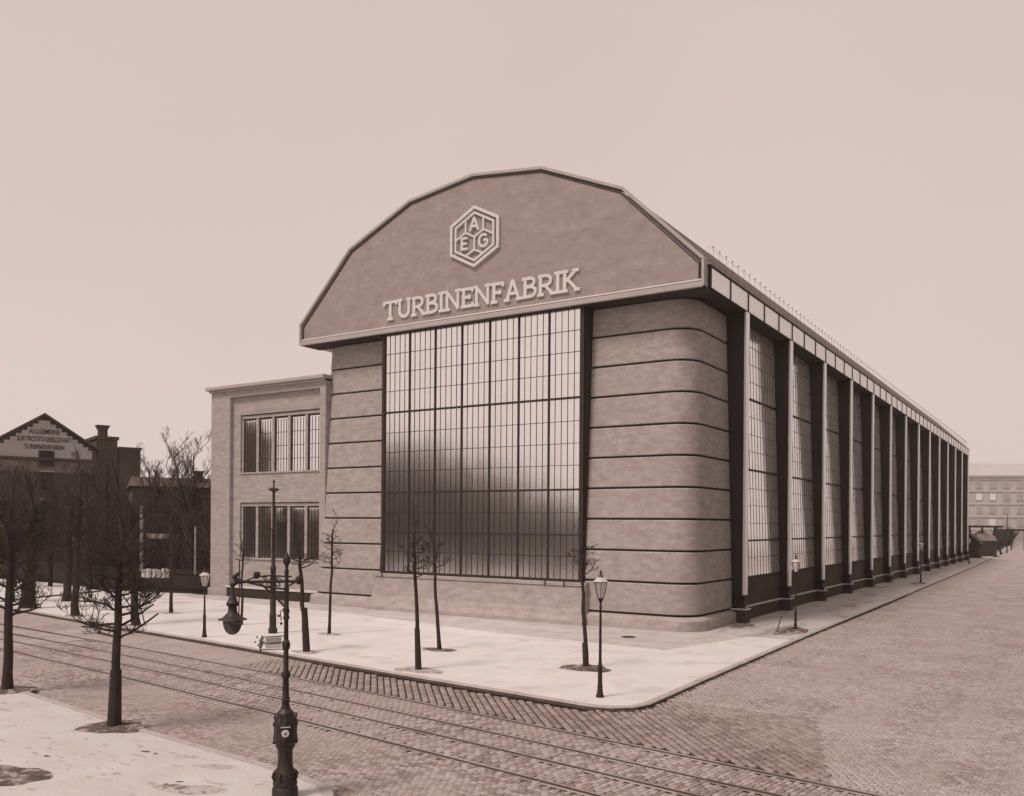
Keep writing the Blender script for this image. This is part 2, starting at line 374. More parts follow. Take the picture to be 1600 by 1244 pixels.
pm = {}
for idx, (x, y, a, lx, ly, z) in enumerate(setts[:300]):
    key = (round(lx*50), round(ly*50), z)
    if key not in pm:
        v, f = sett_mesh(lx, ly); me = bpy.data.meshes.new('sett'); me.from_pydata(v, [], f); me.materials.append(M_settd if z == 1 else M_sett); pm[key] = me
    o = bpy.data.objects.new('sett', pm[key]); col.objects.link(o); o.parent = road
    o.location = (x, y, R.uniform(-.006,.003)-.028); o.rotation_euler = (R.uniform(-.02,.02), R.uniform(-.02,.02), a)
def mass_setts(lst, m, name):
    n = len(lst)
    if not n: return
    V = np.zeros((n, 12, 3), np.float32); base_f = sett_mesh(1,1)[1]; F = np.array(base_f, np.int32)
    for i, (x, y, a, lx, ly, z) in enumerate(lst):
        v = np.array(sett_mesh(lx, ly)[0], np.float32)
        v[4:,2] += R.uniform(-.007,.004)-.028; v[4:,2] += v[4:,0]*R.uniform(-.03,.03)+v[4:,1]*R.uniform(-.03,.03)
        c, s = math.cos(a), math.sin(a)
        V[i,:,0] = v[:,0]*c-v[:,1]*s+x; V[i,:,1] = v[:,0]*s+v[:,1]*c+y; V[i,:,2] = v[:,2]
    faces = (F[None]+np.arange(n)[:,None,None]*12).reshape(-1)
    me = bpy.data.meshes.new(name); me.vertices.add(n*12); me.vertices.foreach_set('co', V.ravel())
    me.loops.add(len(faces)); me.loops.foreach_set('vertex_index', faces)
    me.polygons.add(n*9); me.polygons.foreach_set('loop_start', np.arange(n*9)*4); me.polygons.foreach_set('loop_total', np.full(n*9, 4))
    me.materials.append(m); me.update(calc_edges=True); me.validate()
    o = bpy.data.objects.new(name, me); col.objects.link(o); o.parent = road; o['kind'] = 'stuff'
mass_setts([s for s in setts[300:] if s[5] == 0], M_sett, 'setts')
mass_setts([s for s in setts[300:] if s[5] == 2], M_sett2, 'dusty_setts')
mass_setts([s for s in setts[300:] if s[5] == 1], M_settd, 'diagonal_setts')
# grit swept into the joints of the side street and of the near side of the tracks
M_dust = mat('joint_dust', .25, .95, .5, .9, 6, (1, .6, 1), .5, 9, patch=(.30, .38, .66, .34, .7, (2.6, .22, 1), .04))
MB().add([(5.0,-22.5,.003),(8.5,-26.5,.003),(13.5,-29.9,.003),(EASTK,-31.3,.003),(EASTK,12,.003),(4.4,12,.003),(4.75,-15,.003)], [(0,1,2,3,4,5,6)]).build('street_dust', M_dust, kind='structure')
MB().add([(x, ra(x)-.20, .004) for x in (-24,-18,-12,-6,-2)]+[(x, near_y(x)+.05, .004) for x in (-4,-6,-12,-18,-24)], [tuple(reversed(range(10)))]).build('street_dust', M_dust, kind='structure')
# dusty carriageway surfaces where the stones are no longer told apart
MB().add([(4.35,9.5,-.012),(EASTK,9.5,-.012),(EASTK,347,-.012),(-2.9,347,-.012),(2.0,150,-.012),(3.3,90.8,-.012),(4.1,29,-.012)], [(0,1,2,3,4,5,6)]).build('side_street', M_far, kind='structure')
wp = [(x, (kerb_y(x) if x > -89.9 else -10.8)-.02) for x in (-89.9,-60,-47,-41.2,-27,-15.2,-10)]
MB().add([(x,y,-.012) for x,y in wp]+[(x, ra(x)+4.15, -.012) for x in (-10,-24,-47,-89.9)], [tuple(reversed(range(len(wp)+4)))]).build('front_street', M_far, kind='structure')
MB().add([(x, ra(x)-.08, -.012) for x in (-89.9,-60,-24,-14)]+[(x, near_y(x)+.02, -.012) for x in (-14,-24,-60,-89.9)], [tuple(reversed(range(8)))]).build('near_street', M_far, kind='structure')
for k, (o0, o1) in enumerate(((.07,1.37),(1.5,2.58),(2.72,4.02))):
    xs = (-89.9,-60,-24.2); MB().add([(x, ra(x)+o0, -.012) for x in xs]+[(x, ra(x)+o1, -.012) for x in reversed(xs)], [(0,1,2,3,4,5)]).build('track_bed', M_far, kind='structure')

# tree pits and ground marks
def pit(x, y, rx, ry, m, z=PZ, h=.05, rot=0):
    o = MB(); n = 28; rings = []
    prof = ((1.0,0),(.85,.45),(.6,.8),(.3,1),(.02,1.05))
    ph = R.uniform(0,6)
    for k, (f, hh) in enumerate(prof):
        rings.append([(x+ (math.cos(rot)*rx*math.cos(t)-math.sin(rot)*ry*math.sin(t))*f*(1+.10*math.sin(3*t+ph)+.06*math.sin(7*t+ph*2)+.05*R.uniform(-1,1)),
                       y+ (math.sin(rot)*rx*math.cos(t)+math.cos(rot)*ry*math.sin(t))*f*(1+.10*math.sin(3*t+ph)+.06*math.sin(7*t+ph*2)+.05*R.uniform(-1,1)), z+.004+h*hh*R.uniform(.5,1.3)) for t in [2*math.pi*i/n for i in range(n)]])
    o.loft(rings, False); return o.build('tree_pit', m, kind='structure')

# ------------------------------------------------------------------ turbine hall
XM = -14.95
hall = empty('turbine_hall', (XM, -6.3, 0)); hall.matrix_world
tag(hall, 'large turbine factory hall with many-sided gable, tall glazed front window and banded concrete corners', 'factory')
OFF = Vector((-XM, 6.3, 0))
class HB(MB):
    """mesh built in world coordinates, stored relative to the hall"""
    def build(s, name, mats, parent=None, **k):
        p = parent; off = Vector((0,0,0))
        while p is not None: off += p.location; p = p.parent
        s.v = [(v[0]-off.x, v[1]-off.y, v[2]-off.z) for v in s.v]
        return MB.build(s, name, mats, parent, **k)
W0, W1, W2 = 14.74, 10.10, 4.92
HBm, H0, H1, H2, H3 = 18.18, 19.58, 24.14, 26.38, 27.0
GP = [(-W0,HBm),(-W0,H0),(-W1,H1),(-W2,H2),(0,H3),(W2,H2),(W1,H1),(W0,H0),(W0,HBm)]
GY = -6.62
# core walls behind everything
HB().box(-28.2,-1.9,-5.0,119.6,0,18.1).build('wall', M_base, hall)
# gable
def poly_slab(poly, y0, y1, mi=0, o=None):
    o = o or HB()
    return o.loft([[(XM+x, y0, z) for x, z in poly], [(XM+x, y1, z) for x, z in poly]], True, mi)
inner = [(x*.985, z-.12 if z > 19 else z+.02) for x, z in GP]
poly_slab(inner, GY, -5.2).build('gable', M_gable, hall)
rim = HB()
for (a, b) in zip(GP[:-1], GP[1:]):
    rim.beam((XM+a[0], GY+.20, a[1]), (XM+b[0], GY+.20, b[1]), .70, .15, (0,0,1) if abs(b[0]-a[0]) > .1 else (1,0,0))
rim.build('gable_rim', M_trim, hall)
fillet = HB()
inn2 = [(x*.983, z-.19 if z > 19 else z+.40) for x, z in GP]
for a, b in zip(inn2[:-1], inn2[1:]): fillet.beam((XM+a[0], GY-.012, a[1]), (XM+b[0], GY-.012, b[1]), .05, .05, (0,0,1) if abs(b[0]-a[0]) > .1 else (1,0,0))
fillet.build('gable_dark_joint', M_groove, hall)  # thin dark line just inside the rim
HB().bbox(XM-W0-.02, XM+W0+.02, GY-.16, GY-.022, HBm-.07, HBm+.22, .03).build('gable_bottom_moulding', M_trim, hall)
HB().bbox(XM-W0+.1, XM+W0-.1, GY-.09, GY+.05, HBm+.27, HBm+.36, .02).build('gable_bottom_fillet', M_letter, hall)
HB().box(-29.6,-.10,GY-.02,-4.9,18.10,18.148).build('gable_soffit', M_base, hall)  # shade of the underside put into a dark colour
# lettering: slab-serif strokes
def strip(o, pts, w, y0, y1, X, Z, sx=1, sz=1, closed=False):
    P = [Vector((p[0]*sx, p[1]*sz)) for p in pts]; n = len(P); L = []; Rr = []
    for i in range(n):
        if closed: a = P[i-1]; b = P[(i+1) % n]
        else: a = P[max(i-1,0)]; b = P[min(i+1,n-1)]
        t1 = (P[i]-a).normalized() if (P[i]-a).length > 1e-6 else (b-P[i]).normalized()
        t2 = (b-P[i]).normalized() if (b-P[i]).length > 1e-6 else t1
        n1 = Vector((-t1.y,t1.x)); n2 = Vector((-t2.y,t2.x)); nn = (n1+n2).normalized(); k = (w/2)/max(.4, nn.dot(n1))
        L.append(P[i]+nn*k); Rr.append(P[i]-nn*k)
    rings = [[(X+l.x, y0, Z+l.y), (X+r.x, y0, Z+r.y), (X+r.x, y1, Z+r.y), (X+l.x, y1, Z+l.y)] for l, r in zip(L, Rr)]
    if closed: rings.append(rings[0])
    o.loft(rings, not closed)
def arc(cx, cy, rx, ry, a0, a1, n=8): return [(cx+rx*math.cos(math.radians(a0+(a1-a0)*i/n)), cy+ry*math.sin(math.radians(a0+(a1-a0)*i/n))) for i in range(n+1)]
TH = .175
GL = {
 'T': (.92, [[(.46,0),(.46,1)], [(0,.93),(.92,.93)], [(.05,1.0),(.05,.76)], [(.87,1.0),(.87,.76)], [(.26,.05),(.66,.05)]]),
 'U': (.92, [[(.16,1),(.16,.34)]+arc(.46,.34,.30,.27,180,360)+[(.76,.34),(.76,1)], [(0,.95),(.34,.95)], [(.6,.95),(.92,.95)]]),
 'R': (.90, [[(.17,0),(.17,1)], [(.05,.93),(.45,.93)]+arc(.45,.70,.27,.23,90,-90)+[(.17,.47)], [(.42,.46),(.80,.04)], [(0,.05),(.36,.05)], [(.68,.05),(.92,.05)]]),
 'B': (.82, [[(.17,0),(.17,1)], [(.0,.93),(.42,.93)]+arc(.42,.74,.24,.20,90,-90)+[(.17,.54)], [(.2,.52),(.44,.52)]+arc(.44,.29,.30,.23,90,-90)+[(.0,.06)]]),
 'I': (.36, [[(.18,0),(.18,1)], [(0,.95),(.36,.95)], [(0,.05),(.36,.05)]]),
 'N': (1.0, [[(.17,0),(.17,1)], [(.83,0),(.83,1)], [(.13,.98),(.85,.03)], [(0,.95),(.24,.95)], [(0,.05),(.34,.05)], [(.66,.95),(1.0,.95)]]),
 'E': (.76, [[(.17,0),(.17,1)], [(0,.93),(.72,.93)], [(.17,.52),(.55,.52)], [(0,.07),(.74,.07)], [(.69,.98),(.69,.76)], [(.71,.02),(.71,.24)], [(.53,.62),(.53,.42)]]),
 'F': (.74, [[(.17,0),(.17,1)], [(0,.93),(.72,.93)], [(.17,.50),(.55,.50)], [(0,.05),(.38,.05)], [(.69,.98),(.69,.76)], [(.53,.60),(.53,.40)]]),
 'A': (1.0, [[(.16,.02),(.48,1)], [(.84,.02),(.48,1)], [(.26,.34),(.74,.34)], [(0,.05),(.32,.05)], [(.68,.05),(1.0,.05)]]),
 'K': (.92, [[(.17,0),(.17,1)], [(.18,.45),(.74,.95)], [(.34,.56),(.78,.05)], [(0,.95),(.34,.95)], [(0,.05),(.34,.05)], [(.58,.95),(.9,.95)], [(.66,.05),(.96,.05)]]),
}
word = 'TURBINENFABRIK'
tot = sum(GL[c][0] for c in word); x0t, x1t = -22.02, -7.5; hgt = 1.22; gap = (x1t-x0t-tot*hgt*1.03)/(len(word)-1)
cx = x0t
for c in word:
    w, st = GL[c]; o = HB()
    for k, s in enumerate(st): strip(o, s, TH if k else TH*1.15, GY-.10-.003*k, GY+.02, cx, 18.96, hgt*1.03, hgt)
    l = o.build('letter', M_letter, hall); cx += w*hgt*1.03+gap
# emblem
ex, ez = -14.76, 23.22
hexa = lambda k: [(1.80*k*a, 1.86*k*b) for a, b in ((0,1),(1,.49),(1,-.49),(0,-1),(-1,-.49),(-1,.49))]
o = HB()
strip(o, hexa(.96), .17, GY-.16, GY+.02, ex, ez, closed=True)
strip(o, hexa(.78), .13, GY-.145, GY+.02, ex, ez, closed=True)
q = .42
V = {'c': (0,-.02), 'ul': (-.66,.20), 'ur': (.66,.34), 'd': (0,-1.0+.15)}
s6 = [((0,-.02),(-.66,.33)), ((0,-.02),(.66,.33)), ((0,-.02),(0,-.80)), ((-.66,.33),(-.66,1.12)), ((.66,.33),(.66,1.12)), ((-.66,.33),(-1.38,-.05)), ((.66,.33),(1.38,-.05)), ((0,-.80),(-.66,-1.12)), ((0,-.80),(.66,-1.12))]
for k, (a, b) in enumerate(s6): strip(o, [a, b], .11, GY-.12-.003*k, GY+.02, ex, ez)
emb = o.build('emblem', M_letter, hall)
AEG = {'A': [[(0,0),(.3,.8)], [(.6,0),(.3,.8)], [(.12,.26),(.48,.26)]],
       'E': [[(.07,0),(.07,.8)], [(0,.73),(.5,.73)], [(0,.4),(.44,.4)], [(0,.07),(.52,.07)]],
       'G': [arc(.34,.4,.32,.36,45,330,12)+[(.62,.40)], [(.34,.42),(.66,.42)]]}
for c, px, pz in (('A',-.30,.36),('E',-.98,-.74),('G',.36,-.76)):
    o = HB()
    for k, s in enumerate(AEG[c]): strip(o, s, .14, GY-.17-.003*k, GY+.02, ex+px, ez+pz)
    o.build('letter', M_letter, emb)

# banded corner pylons
def outline(z, mirror=False, inset=0.0, extra=0.0):
    fy = -6.36+.92*(z/18)-extra+inset; sx = -.72-.50*(z/18)+extra-inset; r = 1.45
    pts = [(-7.295, -4.6), (-7.295, fy)]
    pts += [(-4.6, fy)]
    for i in range(9):
        t = math.pi/2*i/8; pts.append((sx-r+r*math.sin(t), fy+r-r*math.cos(t)))
    pts += [(sx, -.25), (sx-1.2, -.25)]
    if mirror: pts = [(2*XM-x, y) for x, y in pts][::-1]
    return [(x, y, z) for x, y in pts]
zs = [.9+1.7256*i for i in range(10)]
for mir in (False, True):
    py = HB()
    py.loft([outline(z, mir, .13) for z in (0, 9, 18.12)], True)
    po = py.build('corner_pylon', M_groove, hall)
    b = HB(); b.loft([outline(0, mir, 0, .32), outline(.66, mir, 0, .30), outline(.72, mir, .0, .25), outline(.84, mir, 0, .04)], True); b.build('plinth', M_conc, po, smooth=True)
    for i in range(10):
        z0 = zs[i]+.055; z1 = (zs[i+1]-.055) if i < 9 else 18.07
        b = HB(); b.loft([outline(z0, mir, .035), outline(z0+.03, mir), outline(z1-.05, mir), outline(z1, mir, .05)], True)
        b.build('concrete_band', M_conc, po, smooth=True)

# front window
win = HB().box(-22.5,-7.24,-6.25,-4.9,2.5,18.1).build('front_window', M_frame, hall)
HB().box(-7.57,-7.31,-6.44,-4.9,2.42,18.12).build('jamb', M_frame, win)
HB().box(-22.36,-22.16,-6.42,-4.9,2.42,18.12).build('jamb', M_frame, win)
xc = [-22.18+2.0871*i for i in range(8)]
for x in xc[1:7]: HB().box(x-.04,x+.04,-6.38,-6.27,2.55,18.12).build('mullion', M_frame, win)
for z in (12.98,7.74): HB().box(-22.2,-7.56,-6.40,-6.27,z-.055,z+.055).build('transom', M_frame, win)
HB().box(-22.2,-7.56,-6.39,-6.27,5.11,5.19).build('transom', M_frame, win)
HB().box(-22.2,-7.56,-6.44,-6.27,2.50,2.62).build('transom', M_frame, win)
rows = [2.58,3.91,5.15,6.41,7.74,9.13,10.38,11.65,12.98,14.37,15.59,16.81,18.10]
bar_h = HB().box(-7.31,7.31,-.018,.018,-.022,.022)
for z in rows:
    if z in (3.91,6.41,9.13,10.38,11.65,14.37,15.59,16.81): HB().box(-22.2,-7.56,-6.335,-6.31,z-.014,z+.014).build('glazing_bar', M_frame, win)
for i in range(7):
    for k in range(1,5):
        x = xc[i]+2.0871*k/5; HB().box(x-.010,x+.010,-6.33,-6.312,2.6,18.1).build('glazing_bar', M_frame, win)
cnt = 0; rest = HB(); rr = random.Random(3)
for i in range(34, -1, -1):
    for j in range(12):
        xa = xc[0]+2.0871*i/5+.006; xb = xa+2.0871/5-.012; za, zb = rows[j]+.006, rows[j+1]-.006
        t1, t2 = rr.gauss(0,.0009), rr.gauss(0,.0009)
        o = HB() if cnt < 300 else rest
        Y = -6.300
        f = [(xa,Y-t1-t2,za),(xb,Y+t1-t2,za),(xb,Y+t1+t2,zb),(xa,Y-t1+t2,zb)]
        o.add(f+[(p[0],p[1]+.012,p[2]) for p in f], [(0,1,2,3),(7,6,5,4),(0,4,5,1),(1,5,6,2),(2,6,7,3),(3,7,4,0)])
        if cnt < 300: o.build('pane', G_front, win)
        cnt += 1
rest.build('pane', G_front, win, kind='stuff')
sill = HB()
rg = []
for z, y, e in ((0,-7.25,.42),(.35,-7.2,.40),(.62,-6.98,.28),(1.0,-6.80,.14),(1.7,-6.66,.06),(2.22,-6.60,.02)):
    rg.append([(-22.62-e,-4.8,z),(-22.62-e,y,z),(-7.02+e*.3,y,z),(-7.02+e*.3,-4.8,z)])
sill.loft(rg, True); sill.build('window_plinth', M_conc, hall, smooth=False)
HB().bbox(-22.66,-6.98,-6.66,-4.8,2.24,2.47,.025).build('window_sill', M_conc, hall)
for x in (-22.0,-8.35,-9.6): HB().box(x-.025,x+.025,-6.72,-6.67,2.2,2.56).build('drain_pipe', M_frame, hall)

# side elevation
BAY = 9.22
colm_f = HB().bbox(-.13,0,-.31,.31,1.72,18.1,.02); 
def col_mesh():
    f = MB().bbox(-.13,0,-.31,.31,1.72,18.14,.02)
    w = MB().box(-1.5,-.131,-.23,.23,1.72,18.14)
    s = MB(); s.loft([[(-.75,-.26,.95),(.06,-.26,.95),(.06,.26,.95),(-.75,.26,.95)], [(-.75,-.26,1.12),(.06,-.26,1.12),(.06,.26,1.12),(-.75,.26,1.12)], [(-.7,-.12,1.3),(-.06,-.12,1.3),(-.06,.12,1.3),(-.7,.12,1.3)],
              [(-.7,-.12,1.45),(-.06,-.12,1.45),(-.06,.12,1.45),(-.7,.12,1.45)], [(-.8,-.3,1.62),(-.0,-.3,1.62),(-.0,.3,1.62),(-.8,.3,1.62)], [(-.8,-.3,1.715),(-.0,-.3,1.715),(-.0,.3,1.715),(-.8,.3,1.715)]], True)
    s.tube([(-.4,-.2,1.37),(-.4,.2,1.37)], .10, 10)
    h = MB().bbox(-.01,.085,-.24,.24,1.0,1.09,.015)
    p = MB().bbox(-.8,.12,-.42,.42,0,.86,.02)
    c = MB().bbox(-.8,.17,-.47,.47,.865,.945,.02)
    return f, w, s, h, p, c
pr = None
for i in range(14):
    Y = BAY*i
    loc = Vector((0, Y, 0))-Vector(hall.location)
    if pr is None:
        f, w, s, h, p, c = col_mesh()
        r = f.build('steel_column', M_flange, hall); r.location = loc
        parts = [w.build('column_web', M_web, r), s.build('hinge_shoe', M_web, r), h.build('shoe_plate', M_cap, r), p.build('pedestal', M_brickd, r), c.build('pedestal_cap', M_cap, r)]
        pr = (r, parts)
    else:
        r = pr[0].copy(); col.objects.link(r); r.location = loc; r.parent = hall
        for q in pr[1]:
            d = q.copy(); col.objects.link(d); d.parent = r
# side windows: one per bay, leaning in towards the eave
def gx(z): return -.66-(z-2.69)*.0318
side_rows = [2.69,3.8,4.85,5.9,7.0,8.05,9.2,10.35,11.4,12.5,13.6,14.7,15.8,16.9,18.12]
def side_window():
    y0, y1 = .235, BAY-.235; n = 15
    g = MB(); fr = MB(); hb = MB(); tb = MB()
    for k in range(n):
        ya = y0+(y1-y0)*k/n; yb = y0+(y1-y0)*(k+1)/n
        for a, b in zip(side_rows[:-1], side_rows[1:]):
            t = rr.gauss(0,.0008); u = rr.gauss(0,.0006)
            g.add([(gx(a)+t,ya+.004,a),(gx(a)-t,yb-.004,a),(gx(b)-t+u,yb-.004,b),(gx(b)+t+u,ya+.004,b)], [(0,1,2,3)])
    for k in range(1,n):
        ya = y0+(y1-y0)*k/n
        fr.beam((gx(2.69)+.008,ya,2.69),(gx(18.12)+.008,ya,18.12), .018, .022, (1,0,0))
    for z in side_rows[1:-1]:
        heavy = z in (4.85,9.2,13.6)
        if heavy: hb.beam((gx(z)+.03,y0,z),(gx(z)+.03,y1,z), .08, .11)
        else: tb.beam((gx(z)+.01,y0,z),(gx(z)+.01,y1,z), .02, .022)
    s = MB().box(-.72,-.55,y0,y1,2.60,2.685)
    bk = MB().box(-.95,-.62,y0,y1,.952,2.595)
    pl = MB().box(-.95,-.48,.43,BAY-.43,0,.862); cp = MB().bbox(-.95,-.40,.475,BAY-.475,.866,.95,.02)
    return g, fr, hb, tb, s, bk, pl, cp
proto = None
for i in range(13):
    loc = Vector((0, BAY*i, 0))-Vector(hall.location)
    if proto is None:
        g, fr, hb, tb, s, bk, pl, cp = side_window()
        r = g.build('side_window', G_side, hall); r.location = loc
        ps = [fr.build('glazing_bars', M_frame, r, kind='stuff'), hb.build('transom', M_frame, r), tb.build('thin_transom', M_frame, r), s.build('sill', M_groove, r)]
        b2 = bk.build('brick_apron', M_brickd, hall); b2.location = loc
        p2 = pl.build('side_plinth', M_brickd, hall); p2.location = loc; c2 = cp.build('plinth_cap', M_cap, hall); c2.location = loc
        proto = (r, ps, (b2, p2, c2))
    else:
        r = proto[0].copy(); col.objects.link(r); r.location = loc; r.parent = hall
        for q in proto[1]:
            d = q.copy(); col.objects.link(d); d.parent = r
        for q in proto[2]:
            d = q.copy(); col.objects.link(d); d.parent = hall; d.location = loc
HB().box(-28.6,-.72,119.87,121.0,0,18.12).build('rear_wall', M_brickd, hall)
# eave band
HB().box(-1.75,-.03,-4.95,121.0,18.145,18.175).build('eave_soffit', M_base, hall)
HB().box(-1.7,-.06,-6.2,121.0,18.18,19.30).build('eave_core', M_base, hall)
pan = MB().bbox(-.055,0,.04,3.0333,18.20,19.24,.012); pm_ = None
mu = MB().box(-.056,.045,-.042,.042,18.18,19.28)
pan_o = mul_o = None
for k in range(-2, 39):
    y = 3.0733*k
    loc = Vector((0, y, 0))-Vector(hall.location)
    if pan_o is None:
        pan_o = pan.build('eave_panel', M_eave, hall); pan_o.location = loc; mul_o = mu.build('eave_mullion', M_frame, hall); mul_o.location = loc
    else:
        for q in (pan_o, mul_o):
            if q is mul_o and k < -1: continue
            d = q.copy(); col.objects.link(d); d.parent = hall; d.location = loc
HB().box(-.12,.07,-6.35,121.0,19.27,19.33).build('eave_gutter', M_frame, hall)
# roof: faceted, glazed slopes
rf = HB(); sc_ = [(x*.995, z-.12) for x, z in GP]
rp_ = [(XM+x, z) for x, z in sc_]; rp_[-2] = (-.14, 19.40); rp_[-1] = (-.14, 19.3); rp_[0] = (2*XM+.14, 18.2); rp_[1] = (2*XM+.14, 19.40)
rf.loft([[(x,-5.9,z) for x,z in rp_], [(x,120.9,z) for x,z in rp_]], True)
roof = rf.build('roof', M_roofg, hall)
rb = HB()
for a, b in zip(rp_[1:-2], rp_[2:-1]):
    A = Vector((a[0],0,a[1])); B = Vector((b[0],0,b[1])); n = Vector((-(B-A).z,0,(B-A).x)).normalized()
    if n.z < 0: n = -n
    L = (B-A).length
    for k in range(int(L/.75)+1):
        p = A.lerp(B, min(1,k*.75/L))+n*.05; rb.beam((p.x,-5.9,p.z),(p.x,120.9,p.z), .05, .05)
    k = 0; y = -5.4
    while y < 120:
        rb.beam((A.x,y,A.z+.03),(B.x,y,B.z+.03), .05, .10); y += 1.02
rb.build('roof_bars', M_roofb, roof, kind='stuff')
# eave railing with ball finials
rl = HB()
for z in (19.75,20.1,20.45): rl.tube([(-.25,-5.9,z),(-.25,120,z)], .007, 4)
rail_o = rl.build('eave_railing', M_iron, hall)
pp = MB().tube([(0,0,19.36),(0,0,20.56)], .007, 4).sphere((0,0,20.58), .045, 6, 4)
po_ = None
for k in range(123):
    y = -5.14+1.02*k; loc = Vector((-.25, y, 0))-Vector(hall.location)
    if po_ is None: po_ = pp.build('rail_post', M_iron, rail_o); po_.location = loc
    else: d = po_.copy(); col.objects.link(d); d.parent = rail_o; d.location = loc

# ------------------------------------------------------------------ annex
ann = empty('side_hall', (-34, -6.0, 0)); tag(ann, 'two-storey flat-roofed concrete wing with mullioned windows, left of the banded hall', 'building')
AY = -6.0
HB().box(-40.1,-28.2,-5.0,45,0,15.8).build('rear_block', M_annex, ann)
w = HB()
w.box(-40.1,-37.93,AY,-4.9,.0,15.8).box(-28.45,-27.9,AY,-4.9,.0,15.2).box(-37.929,-27.9,AY,-4.9,15.2,15.8)
w.build('pier_frame', M_annex, ann)
w = HB(); ry = AY+.28
w.box(-37.928,-37.07,ry,-4.92,.95,15.198).box(-37.068,-28.452,ry,-4.92,13.82,15.198).box(-37.068,-28.452,ry,-4.92,7.22,9.40).box(-37.068,-28.452,ry,-4.92,.95,2.98)
w.build('recessed_wall', M_annex, ann)
HB().bbox(-40.45,-27.8,AY-.36,-4.8,15.82,16.08,.03).bbox(-40.25,-27.9,AY-.14,-4.9,15.66,15.82,.02).build('cornice', M_trim, ann)
HB().bbox(-38.2,-28.4,AY-.2,-4.9,.80,.945,.02).build('ledge', M_cap, ann)
HB().box(-38.0,-28.4,AY-.12,-4.9,0,.797).build('basement_wall', M_base, ann)
HB().bbox(-40.25,-38.02,AY-.15,-4.9,0,.7,.03).build('pier_plinth', M_annex, ann)
lx = [-37.0,-35.33,-33.65,-31.96,-30.2,-28.5]
for z0, z1, rws in ((9.42,13.75,4), (3.02,7.16,4)):
    fr = HB()
    gy = AY+.55
    fr.box(-37.066,-28.455,AY+.38,-4.93,z1-.22,z1)
    fr.bbox(-37.06,-28.46,AY+.2,-4.93,z0-.06,z0+.06,.015)
    fr.box(-37.066,-36.9,AY+.42,-4.93,z0+.06,z1-.22)
    for x in lx[1:5]: fr.bbox(x-.125,x+.125,AY+.40,-4.94,z0+.06,z1-.222,.02)
    wo = fr.build('window', M_annex, ann)
    for k in range(5):
        xa = lx[k]+.125 if k else -36.9; xb = lx[k+1]-.125 if k < 4 else -28.46
        HB().box(xa,xb,gy-.09,-4.95,z1-.34,z1-.225).build('head_strip', M_frame, wo)  # dark strip across each window head
        HB().box(xa,xb,gy,gy+.02,z0+.06,z1-.34).build('pane', G_annex, wo)
        b = HB()
        for q in range(1,5): x = xa+(xb-xa)*q/5; b.box(x-.013,x+.013,gy-.025,gy-.003,z0+.06,z1-.42)
        for q in range(1,rws): z = z0+(z1-.4-z0)*q/rws; b.box(xa,xb,gy-.03,gy-.004,z-.016,z+.016)
        b.box(xa,xa+.04,gy-.06,gy-.002,z0+.06,z1-.42).box(xb-.04,xb,gy-.06,gy-.002,z0+.06,z1-.42)
        b.build('glazing_bar', M_frame, wo)

# ------------------------------------------------------------------ street furniture
def gas_lantern(x, y, label, h=4.05):
    t = empty('street_lamp', (x, y, PZ)); tag(t, label, 'street lamp', 'gas lamps on the pavement')
    MB().lathe([(.13,0),(.13,.06),(.10,.14),(.085,.3),(.095,.34),(.075,.4),(.07,1.0),(.085,1.03),(.062,1.08),(.05,1.2),(.036,h-1.15),(.05,h-1.12),(.036,h-1.08),(.034,h-.98),(.075,h-.90),(.085,h-.84)], n=12).build('post', M_iron, t, smooth=True)
    zb, zt = h-.84, h-.30
    fr = MB()
    for k in range(6):
        a = math.pi/3*k; fr.beam((.11*math.cos(a),.11*math.sin(a),zb),(.235*math.cos(a),.235*math.sin(a),zt), .018,.018,(0,0,1))
    fr.lathe([(.115,zb-.01),(.12,zb+.02),(.10,zb+.02)], n=6); fr.lathe([(.245,zt-.015),(.27,zt+.01),(.24,zt+.02)], n=6)
    fr.lathe([(.02,zb),(.035,zb+.15),(.02,zb+.3)], n=6)
    fr.build('lantern_frame', M_iron, t)
    MB().lathe([(.105,zb+.01),(.228,zt-.01)], n=6).build('lantern_glass', G_lamp, t)
    MB().lathe([(.275,zt+.012),(.13,zt+.13),(.10,zt+.14),(.10,zt+.17)], n=6).build('lantern_roof', M_pale, t)
    MB().lathe([(.08,zt+.165),(.085,zt+.2),(.04,zt+.24),(.03,zt+.28),(.055,zt+.31),(.03,zt+.35),(.004,zt+.42)], n=8).build('finial', M_iron, t, smooth=True)
    return t
gas_lantern(3.16, -24.55, 'dark iron gas lamp with glazed lantern, nearest the street corner of the pavement')
gas_lantern(3.50, -2.48, 'gas lamp standing in a dark soil patch by the first columns of the side street', 4.0)
gas_lantern(2.84, 46.1, 'gas lamp halfway along the side street pavement beside the long row of columns', 4.2)
gas_lantern(1.63, 104.5, 'small far gas lamp near the rear end of the hall', 4.0)
gas_lantern(.6, 160, 'farthest small lamp post on the side street kerb beyond the hall', 4.0)
gas_lantern(-19.5, -22.42, 'thin gas lamp with pale lantern between the tram mast and the leaning street tree', 3.3)

# tram mast with cup finial
t = empty('tram_mast', (-18.08,-19.38,PZ)); tag(t, 'tall plain iron mast with ring and cup finial, in front of the side wing', 'mast')
MB().lathe([(.22,0),(.22,.25),(.17,.3),(.17,.9),(.19,.95),(.15,1.0),(.135,3.2),(.15,3.24),(.15,3.34),(.10,3.4),(.095,5.2),(.12,5.24),(.12,5.3),(.075,5.35),(.065,7.15)], n=14).build('pole', M_iron, t, smooth=True)
MB().lathe([(.07,7.13),(.11,7.18),(.26,7.26),(.28,7.32),(.10,7.36),(.04,7.4),(.035,7.62),(.07,7.66),(.05,7.72),(.01,7.82)], n=12).build('finial', M_iron, t, smooth=True)

